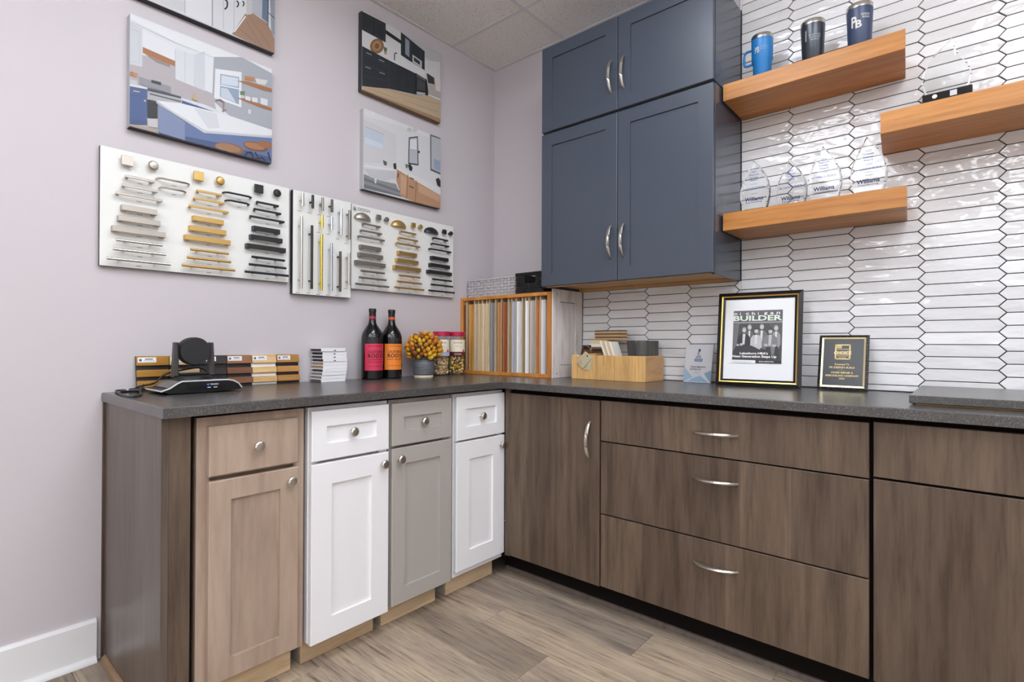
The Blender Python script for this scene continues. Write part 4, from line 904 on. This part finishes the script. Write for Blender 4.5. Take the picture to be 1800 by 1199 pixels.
for i in range(5):
    x = .956+.0128*i
    one('trim_sample', MB().prism([(x, F), (x+.011, F), (x-.053, 1.105-.001*i), (x-.064, 1.104-.001*i)], YF, .115, .185), plain('slat', cs[i], .5), lb[i], 'sample', 'leaning slats in the wooden box')
# dark samples underneath, and the pile on top
one('sample_block', MB().box(.790, .872, -.10, -.042, F, 1.062, .001), 'stain', 'dark brown sample block under the tile pile', 'sample', 'samples in the wooden box')
one('sample_block', MB().box(.828, .872, -.190, -.112, F, 1.042, .001), 'cab_maple', 'light wood sample block low in the box', 'sample', 'samples in the wooden box')
for i, (c_, l_) in enumerate((((60, 46, 40), 'black brown board leaning at the left inside the box'), ((126, 84, 58), 'reddish brown board leaning at the left inside the box'))):
    x = .768+.021*i; one('sample_board', MB().prism([(x, F), (x+.009, F), (x+.039, 1.082-.012*i), (x+.030, 1.084-.012*i)] if i == 0 else [(x+.004, F), (x+.013, F), (x+.026, 1.058), (x+.017, 1.06)], YF, .125, .195), plain('board', c_, .5), l_, 'sample', 'samples in the wooden box')
zz = 1.0625
def hexa(xa, xb, hy, yc): return [(xa, yc), (xa+.018, yc-hy), (xb-.03, yc-hy), (xb, yc), (xb-.03, yc+hy), (xa+.018, yc+hy)]
pile = [('brown board at the bottom of the pile on the box', (128, 92, 62), .012, 0), ('white slab in the pile on the box', (232, 230, 226), .017, 0), ('pale yellow slab in the pile on the box', (222, 204, 150), .018, 0),
        ('lowest tan picket tile of the pile', (176, 140, 98), .0165, 1), ('middle tan picket tile of the pile', (182, 146, 106), .0165, 1), ('topmost tan picket tile of the pile', (188, 152, 112), .0165, 1)]
for i, (l_, c_, h_, hx) in enumerate(pile):
    z1 = zz+h_-.0006; yc = -.082; j = random.uniform(-.004, .004)
    pts = hexa(.80+j, .985+j, .032, yc) if hx else [(.795+j, yc-.03), (.895+j, yc-.03), (.895+j, yc+.03), (.795+j, yc+.03)]
    if hx:
        t = thing('picket_tile', (.88, yc, zz), l_, 'tile', 'tan picket tiles piled on the box')
        MB().prism(pts, ZF, zz, z1-.005, 0).build('clay_body', plain('tan clay', c_, .6), t); MB().prism(poly_inset(pts, .0005), ZF, z1-.0049, z1, .001).build('dark_face', plain('umber face', (62, 54, 48), .5), t)
    else: one('stone_sample', MB().prism(pts, ZF, zz, z1, .001), plain('slab', c_, .5), l_, 'sample', 'samples in the wooden box')
    zz += h_
# ring of tan tags hanging over the front of the box
t = thing('sample_tags', (.81, -.225, .98), 'two tan rounded sample tags on wire ring hanging over box front', 'tags')
def rrect(w_, h_, r): return [(sx*(w_/2-r)+r*math.cos(a), sy*(h_/2-r)+r*math.sin(a)) for sx, sy, a0 in ((1, 1, 0), (-1, 1, 90), (-1, -1, 180), (1, -1, 270)) for a in [math.radians(a0+k*30) for k in range(4)]]
for (cx, cz, rot, d, nm) in ((.8435, .999, -.25, .2185, 'tag'), (.828, 1.010, -.78, .2225, 'tag')):
    pr = [(cx+a*math.cos(rot)-b_*math.sin(rot), cz+a*math.sin(rot)+b_*math.cos(rot)) for a, b_ in rrect(.052, .076, .009)]
    o = MB().prism(pr, YF, d, d+.0035, .0008).build(nm, plain('tan laminate', (196, 184, 150), .45), t)
    tx = MB(); f_ = lambda u, v, cx=cx, cz=cz, rot=rot, d=d: (cx+u*math.cos(rot)-v*math.sin(rot), -(d+.0039), cz+u*math.sin(rot)+v*math.cos(rot))
    put_text(tx, 'Sandy', f_, -.014, .006, -.022, -.016, (80, 74, 60)); put_text(tx, 'Beige', f_, -.014, .010, -.031, -.025, (80, 74, 60)); tx.build('lettering', 'print', o)
    MB().lathe([(.004, 0), (.004, .0004)], f_(0, .028), (0, -1, 0), 12).build('ring_hole', 'black', o)
MB().tube([(.828+.035*math.cos(a)-.006, -.2195-.0*math.sin(a)+.012*math.cos(a)-.001, 1.050+.034*math.sin(a)) for a in [i*math.pi/12 for i in range(24)]], .0007, 5, closed=True).build('wire_ring', 'chrome', t)

# ================================================================== AWARDS AND FRAMES ON THE RIGHT COUNTER
# clear accreditation award
t = thing('acrylic_award', (1.335, -.065, CT), 'small clear acrylic award with blue mountain facets and blue seal', 'award')
fr = lambda a, b, d: (a+.09*(b-CT), -d, b)
MB().prism([(1.268, CT+.0006), (1.394, CT+.0006), (1.394, 1.088), (1.268, 1.088)], fr, .055, .067, .001).build('block', plain('frosted acrylic', (226, 225, 228), .12, Transmission_Weight=.25), t)
mb = MB(); D_ = .0676
for pts, c_ in (([(1.269, .918), (1.31, .940), (1.269, .985)], (150, 176, 196)), ([(1.269, .918), (1.345, .948), (1.385, .918)], (176, 198, 214)), ([(1.31, .934), (1.345, .948), (1.385, .918), (1.29, .920)], (140, 166, 188)), ([(1.393, .918), (1.393, .972), (1.362, .958), (1.378, .935)], (130, 158, 182))):
    mb.add([fr(a, b_, D_) for a, b_ in pts], [list(range(len(pts)))], 0, c_); D_ += .0001
D_ += .0002; f_ = lambda u, v: fr(u, v, D_); nv = (44, 62, 104)
mb.add([f_(1.326, 1.062), f_(1.333, 1.071), f_(1.339, 1.062), f_(1.332, 1.052)], [[0, 1, 2, 3]], 0, nv); mb.add([f_(1.324, 1.050), f_(1.330, 1.054), f_(1.331, 1.047), f_(1.327, 1.045)], [[0, 1, 2, 3]], 0, nv); mb.rect(lambda a, b_, d: f_(a, b_), 1.323, 1.338, 1.0395, 1.0415, 0, nv)
put_text(mb, 'BBB', f_, 1.319, 1.343, 1.028, 1.037, (110, 120, 146), .02); mb.rect(lambda a, b_, d: f_(a, b_), 1.313, 1.350, 1.012, 1.024, 0, (70, 98, 146))
D_ += .0003; put_text(mb, 'ACCREDITED', f_, 1.315, 1.348, 1.0155, 1.0205, (230, 236, 244), .01)
put_text(mb, 'TOWN DIMENSION', f_, 1.297, 1.366, .983, .990, (60, 60, 66), .01); put_text(mb, 'EXTERIORS', f_, 1.297, 1.347, .972, .979, (60, 60, 66), .01); mb.rect(lambda a, b_, d: f_(a, b_), 1.317, 1.342, .963, .965, 0, (150, 150, 154)); mb.rect(lambda a, b_, d: f_(a, b_), 1.315, 1.342, .956, .9575, 0, (170, 170, 174))
mb.build('lettering', 'print', t, recalc=False)
# large picture frame leaning back on its easel
def leaner(x0, y0, rz, tilt): return Matrix.Translation((x0, y0, CT+.0008)) @ Matrix.Rotation(rz, 4, 'Z') @ Matrix.Rotation(-tilt, 4, 'X')
LF = lambda a, b, d: (a, -d, b)            # local: a along the width, b up, d towards the room
def ring(mb, w_, h_, i0, i1, d0, d1a, d1b, m=0):
    o = [(0, 0), (w_, 0), (w_, h_), (0, h_)]; A = poly_inset(o, i0) if i0 else o; B = poly_inset(o, i1)
    return mb.loops([[LF(a, b, d0) for a, b in A], [LF(a, b, d1a) for a, b in A], [LF(a, b, d1b) for a, b in B], [LF(a, b, d0) for a, b in B]], m, closed=True)
FW, FH = .326, .398
T = leaner(1.449, -.150, math.radians(4), math.radians(8))
t = thing('picture_frame', (1.61, -.13, CT), 'black and gold picture frame with magazine cover leaning on counter', 'picture frame')
MB_ = lambda: MB()
ring(MB(), FW, FH, 0, .0155, 0, .008, .016).xf(T).build('outer_moulding', plain('black frame lacquer', (22, 20, 20), .25), t)
ring(MB(), FW, FH, .0157, .0205, 0, .016, .014).xf(T).build('gold_band', plain('gilt', (226, 186, 104), .3, 1), t)
ring(MB(), FW, FH, .0207, .029, 0, .014, .008).xf(T).build('inner_moulding', plain('black frame lacquer inner', (22, 20, 20), .25), t)
MB().prism([(.028, .028), (FW-.028, .028), (FW-.028, FH-.028), (.028, FH-.028)], LF, .001, .005).xf(T).build('mat_board', plain('white mat', (236, 236, 238), .6), t)
MB().prism([(FW/2-.03, .005), (FW/2+.03, .005), (FW/2+.02, FH*.6), (FW/2-.02, FH*.6)], LF, -.004, -.0005).xf(T @ Matrix.Translation((0, .004, 0)) ).build('easel_back', 'black', t)
mw, mh = .190, .222; mx, my = .063, .098
mag = MB(); f0 = lambda u, v, d=0: tuple(T @ Vector(LF(mx+u*mw, my+v*mh, .0054+d)))
lay = [0]
def mp_(c_, *q): lay[0] += 1; mag.add([f0(a, b, lay[0]*.00006) for a, b in q], [list(range(len(q)))], 0, c_)
def me_(c_, cx, cy, rx, ry): mp_(c_, *[(cx+rx*math.cos(a), cy+ry*math.sin(a)) for a in [k*math.pi/7 for k in range(14)]])
# cover picture coordinates: crop of 1049 x 1199 ; cover spans x 95..925, y 45..1005
cu = lambda x: (x-95)/830; cv = lambda y: 1-(y-45)/960
def cp_(c_, *q): mp_(c_, *[(cu(x), cv(y)) for x, y in q])
def ce_(c_, x, y, rx, ry): me_(c_, cu(x), cv(y), rx/830, ry/960)
cp_((74, 72, 74), (95, 45), (925, 45), (925, 1005), (95, 1005)); cp_((96, 94, 96), (95, 45), (925, 45), (925, 250), (95, 250)); cp_((150, 148, 148), (95, 252), (925, 252), (925, 280), (95, 280))
cp_((112, 110, 110), (95, 290), (200, 290), (170, 650), (130, 880), (95, 900)); cp_((88, 86, 86), (700, 290), (925, 290), (925, 700), (850, 500))
for (x, y, sh, hw, coat, shirt) in ((382, 355, 420, 75, (96, 94, 94), (206, 206, 206)), (590, 350, 420, 90, (110, 108, 108), (214, 214, 214)), (826, 375, 440, 70, (150, 148, 148), (220, 220, 220)),
                                  (292, 405, 480, 105, (52, 50, 52), (206, 206, 208)), (500, 420, 500, 95, (186, 186, 186), (212, 212, 212)), (735, 430, 500, 115, (128, 126, 126), (190, 188, 190))):
    cp_(coat, (x-hw, sh+60), (x-hw*.55, sh), (x+hw*.55, sh), (x+hw, sh+60), (x+hw*1.05, sh+230), (x+hw*.6, sh+300), (x-hw*.6, sh+300), (x-hw*1.05, sh+230))
    cp_(shirt, (x-hw*.22, sh-5), (x+hw*.22, sh-5), (x+hw*.12, sh+190), (x-hw*.25, sh+190))
    ce_((196, 194, 194), x, y, 34, 46)
    cp_((70, 66, 66) if x in (500, 735) else (170, 166, 166), (x-34, y-12), (x-24, y-44), (x, y-54), (x+24, y-44), (x+34, y-12), (x, y-26))
    ce_((140, 136, 136), x, y+22, 12, 5)
cp_((58, 56, 58), (160, 690), (430, 690), (560, 760), (600, 720), (860, 700), (880, 780), (900, 1000), (95, 1000), (110, 800)); cp_((120, 118, 118), (740, 700), (820, 700), (800, 850), (760, 850)); cp_((110, 106, 106), (600, 700), (680, 690), (660, 760), (600, 745))
ce_((180, 176, 176), 190, 680, 26, 20); ce_((190, 186, 186), 250, 670, 28, 24); ce_((196, 190, 190), 495, 690, 34, 30); ce_((180, 176, 176), 665, 680, 34, 24); ce_((180, 176, 176), 800, 690, 40, 22)
cp_((44, 42, 44), (95, 940), (925, 960), (925, 1005), (95, 1005)); cp_((232, 232, 234), (60, 950), (500, 955), (500, 1010), (60, 1010))
dt = (lay[0]+2)*.00006; ft = lambda u, v: f0(u, v, dt)
for i, ch in enumerate('michigan'): put_text(mag, ch, ft, cu(105+103*i), cu(105+103*i+(58 if ch != 'i' else 14)), cv(128 if ch != 'g' else 140), cv(86 if ch not in 'hi' else 76), (240, 240, 240), .02)
put_text(mag, 'BUILDER', ft, .005, .995, cv(240), cv(140), (226, 236, 220), .03)
put_text(mag, "Lakeshore HBA's", ft, cu(232), cu(705), cv(850), cv(808), (246, 246, 246), .03); put_text(mag, 'Next Generation Steps Up', ft, cu(105), cu(845), cv(920), cv(865), (246, 246, 246), .03)
put_text(mag, 'www.lakeshorehba.com', ft, cu(110), cu(420), cv(995), cv(978), (90, 90, 92)); put_text(mag, 'BUILD A RESOLUTION', ft, cu(560), cu(800), cv(985), cv(966), (236, 236, 236), .03)
mag.build('magazine_cover', 'print', t, recalc=False)
# award plaque
PW_, PH = .166, .217; T2 = leaner(1.822, -.090, 0, math.radians(14.5))
t = thing('award_plaque', (1.905, -.06, CT), 'black award plaque with gold lettering and marbled black frame', 'plaque')
mm, nt, b = newmat('black marbled frame'); n = noise(nt, coords(nt, (1, 1, 1)), 260, 3); L(nt, ramp(nt, n.outputs[0], [(.45, (26, 24, 26)), (.6, (60, 54, 52)), (.72, (140, 126, 112))]), b.inputs['Base Color']); b.inputs['Roughness'].default_value = .2
ring(MB(), PW_, PH, 0, .010, 0, .008, .014).xf(T2).build('outer_moulding', mm, t)
ring(MB(), PW_, PH, .0102, .0165, 0, .0135, .012).xf(T2).build('gold_band', plain('pale gilt', (222, 208, 164), .3, 1), t)
MB().prism([(.016, .016), (PW_-.016, .016), (PW_-.016, PH-.016), (.016, PH-.016)], LF, .001, .010).xf(T2).build('black_plate', plain('black plate', (18, 17, 20), .25), t)
tx = MB(); fp = lambda u, v: tuple(T2 @ Vector(LF(.016+u*(PW_-.032), .016+v*(PH-.032), .0105))); fp2 = lambda u, v: tuple(T2 @ Vector(LF(.016+u*(PW_-.032), .016+v*(PH-.032), .0109)))
gd = (232, 204, 140)
def fr_(a0, a1, b0, b1, c_=gd, f_=fp): tx.add([f_(a0, b0), f_(a1, b0), f_(a1, b1), f_(a0, b1)], [[0, 1, 2, 3]], 0, c_)
fr_(.29, .33, .56, .885); fr_(.64, .68, .56, .885); fr_(.29, .68, .86, .885); fr_(.29, .68, .56, .585); fr_(.34, .63, .62, .74, (150, 132, 96)); fr_(.34, .46, .80, .86, (200, 180, 120)); fr_(.34, .63, .775, .785)
put_text(tx, 'CHOICE', fp2, .27, .70, .67, .735, (244, 226, 176), .03); put_text(tx, 'Finalist', fp2, .40, .58, .595, .615, gd, .01)
put_text(tx, 'Presented To', fp, .30, .66, .435, .475, gd, .02); put_text(tx, 'PR DESIGN BUILD', fp, .17, .80, .37, .41, gd, .025); put_text(tx, '~ * ~', fp, .38, .58, .325, .345, gd); put_text(tx, 'HOME REPAIR &', fp, .22, .76, .26, .30, gd, .025); put_text(tx, 'REMODELING COMPANY', fp, .08, .90, .195, .235, gd, .025); put_text(tx, '2024', fp, .42, .56, .135, .175, gd, .02)
tx.build('lettering', 'print', t, recalc=False)

# ================================================================== TUMBLERS ON THE UPPER SHELF
steel = plain('brushed steel', (206, 202, 196), .22, 1)
lidm = plain('clear tumbler lid', (240, 240, 240), .04, Alpha=.25)
def tumbler(x, H, rt, rb, c_, label, step=False, handle=False, rough=.35, metal=0.0):
    y = -.125; t = thing('tumbler', (x, y, S1), label, 'tumbler', 'metal tumblers on the upper shelf')
    m = plain('tumbler coat', c_, rough, metal)
    pr = [(rb-.002, .0004), (rb, .003)]
    if step: pr += [(rb+.002, H*.50-.004), (rb+.0065, H*.50+.004), (rt, H-.017)]
    else: pr += [(rt, H-.017)]
    MB().lathe(pr, (x, y, S1), seg=36).build('body', m, t)
    MB().lathe([(rt-.0006, H-.0168), (rt+.0002, H-.002), (rt-.001, H), (rt-.003, H), (rt-.003, H-.012), (.001, H-.012)], (x, y, S1), seg=36, cap1=False).build('steel_rim', steel, t)
    MB().lathe([(rt-.0032, H-.006), (rt-.0032, H+.003), (rt-.008, H+.005), (.001, H+.005)], (x, y, S1), seg=32).build('lid', lidm, t)
    if handle:
        P = [Vector((x-rt+.002, y-.004, S1+H*.78)), Vector((x-rt-.018, y-.004, S1+H*.78)), Vector((x-rt-.028, y-.004, S1+H*.72)), Vector((x-rt-.028, y-.004, S1+H*.55)), Vector((x-rt-.020, y-.004, S1+H*.5)), Vector((x-rt+.004, y-.004, S1+H*.5))]
        MB().tube(smoothpath(P, 4), .0052, 8).build('handle', m, t)
    return t, x, y
def wrap(x, y, r0, r1, H, cen):
    def fn(u, v): rr = r0+(r1-r0)*v/H+.0009; a = cen+u/rr; return (x+rr*math.cos(a), y+rr*math.sin(a), S1+v)
    return fn
sil = (222, 218, 210)
t, x, y = tumbler(1.627, .208, .0415, .0335, (38, 126, 196), 'bright blue steel rimmed mug tumbler with handle', True, True)
tx = MB(); f_ = wrap(x, y, .040, .0422, .208, math.radians(-84)); put_text(tx, 'PB', f_, -.022, -.004, .128, .152, sil, .01); put_text(tx, 'DESIGN', f_, 0, .026, .146, .152, (150, 190, 220)); put_text(tx, 'BUILD', f_, 0, .022, .137, .143, (150, 190, 220)); tx.build('lettering', 'print', t, recalc=False)
t, x, y = tumbler(1.812, .192, .0425, .0345, (72, 76, 82), 'charcoal grey tumbler in the middle of the upper shelf', rough=.28, metal=.6)
tx = MB(); f_ = wrap(x, y, .0345, .0428, .192, math.radians(-70)); put_text(tx, 'BUILDING', f_, -.02, .022, .125, .131, (180, 180, 182)); put_text(tx, 'DESIGN', f_, -.018, .02, .116, .122, (180, 180, 182)); put_text(tx, 'BUILD', f_, -.012, .014, .107, .113, (180, 180, 182)); tx.rect(lambda a, b, d: f_(a, b), -.034, -.028, .110, .150, 0, (150, 150, 154)); tx.build('lettering', 'print', t, recalc=False)
t, x, y = tumbler(1.966, .192, .0425, .0355, (58, 72, 104), 'navy blue tumbler with silver monogram at shelf end')
tx = MB(); f_ = wrap(x, y, .0355, .0428, .192, math.radians(-84)); put_text(tx, 'P', f_, -.026, -.008, .103, .142, sil, .03); put_text(tx, 'B', f_, -.012, .008, .097, .125, sil, .03); put_text(tx, 'DESIGN', f_, .006, .034, .139, .146, sil, .01); put_text(tx, 'BUILD', f_, .010, .034, .129, .136, sil, .01)
tx.build('lettering', 'print', t, recalc=False)

# ================================================================== TEARDROP AWARDS
drop = [(-.036, 0), (.036, 0), (.047, .030), (.0545, .065), (.0555, .095), (.048, .130), (.034, .162), (.016, .192), (-.006, .220), (-.020, .190), (-.034, .160), (-.048, .128), (-.0565, .095), (-.0555, .062), (-.047, .028)]
aw = [(1.612, -.165, 'clear teardrop award at the left end of the lower shelf', 'FOUNDATION'), (1.728, -.085, 'clear teardrop award standing behind its left neighbours on lower shelf', 'PR DESIGN BUILD'),
      (1.858, -.150, 'clear teardrop award second from right on the lower shelf', 'PR DESIGN BUILD'), (1.998, -.150, 'clear teardrop award at the right end of the lower shelf', 'PR DESIGN BUILD')]
nb = (52, 78, 150)
for x, y, lb_, nm in aw:
    t = thing('teardrop_award', (x, y, S3), lb_, 'award', 'clear teardrop awards on the lower shelf')
    MB().prism([(x+a, S3+.0008+b_) for a, b_ in drop], YF, -y-.014, -y+.014, .0045).build('acrylic_drop', 'acrylic', t)
    tx = MB(); f_ = lambda u, v: (x+u, y-.0146, S3+v)
    put_text(tx, '2022', f_, -.011, .009, .164, .171, nb, .01)
    for k, s in enumerate(('Platinum', 'Partner', 'Award')): put_text(tx, s, f_, -.019+.002*k, .017-.002*k, .152-.011*k, .160-.011*k, nb, .01)
    tx.rect(lambda a, b, d: f_(a, b), -.014, .012, .117, .1185, 0, (130, 146, 190))
    put_text(tx, nm, f_, -.042, .040, .098, .105, nb, .012)
    tx.rect(lambda a, b, d: f_(a, b), -.012, .012, .078, .080, 0, (140, 130, 130))
    put_text(tx, 'Williams', f_, -.036, .034, .050, .066, (30, 36, 84), .03); put_text(tx, 'Distributing', f_, -.032, .030, .040, .048, (40, 46, 90), .01)
    tx.build('lettering', 'print', t, recalc=False)
t = thing('flame_award', (2.215, -.13, S2), 'large clear flame shaped award on a black base, right shelf', 'award')
fl = [(-.052, .058), (.055, .058), (.060, .075), (.066, .105), (.058, .135), (.040, .165), (.026, .190), (.020, .215), (.014, .240), (-.006, .222), (-.030, .196), (-.050, .168), (-.062, .138), (-.067, .110), (-.060, .078)]
MB().prism([(2.215+a, S2+b_) for a, b_ in fl], YF, .118, .142, .004).build('acrylic_flame', 'acrylic', t)
MB().box(2.152, 2.282, -.165, -.095, S2+.0005, S2+.057, .003).build('base', plain('gloss black base', (14, 13, 14), .12), t)
tx = MB(); f_ = lambda u, v: (2.215+u, -.1655, S2+v); tx.add([f_(-.03+.007*math.cos(a), .044+.007*math.sin(a)) for a in [i*math.pi/6 for i in range(12)]], [list(range(12))], 0, (226, 226, 228)); tx.build('round_emblem', 'print', t, recalc=False); tx = MB(); tx.add([f_(.010, .034), f_(.028, .034), f_(.028, .052), f_(.010, .052)], [[0, 1, 2, 3]], 0, (200, 200, 204)); tx.build('square_emblem', 'print', t, recalc=False)
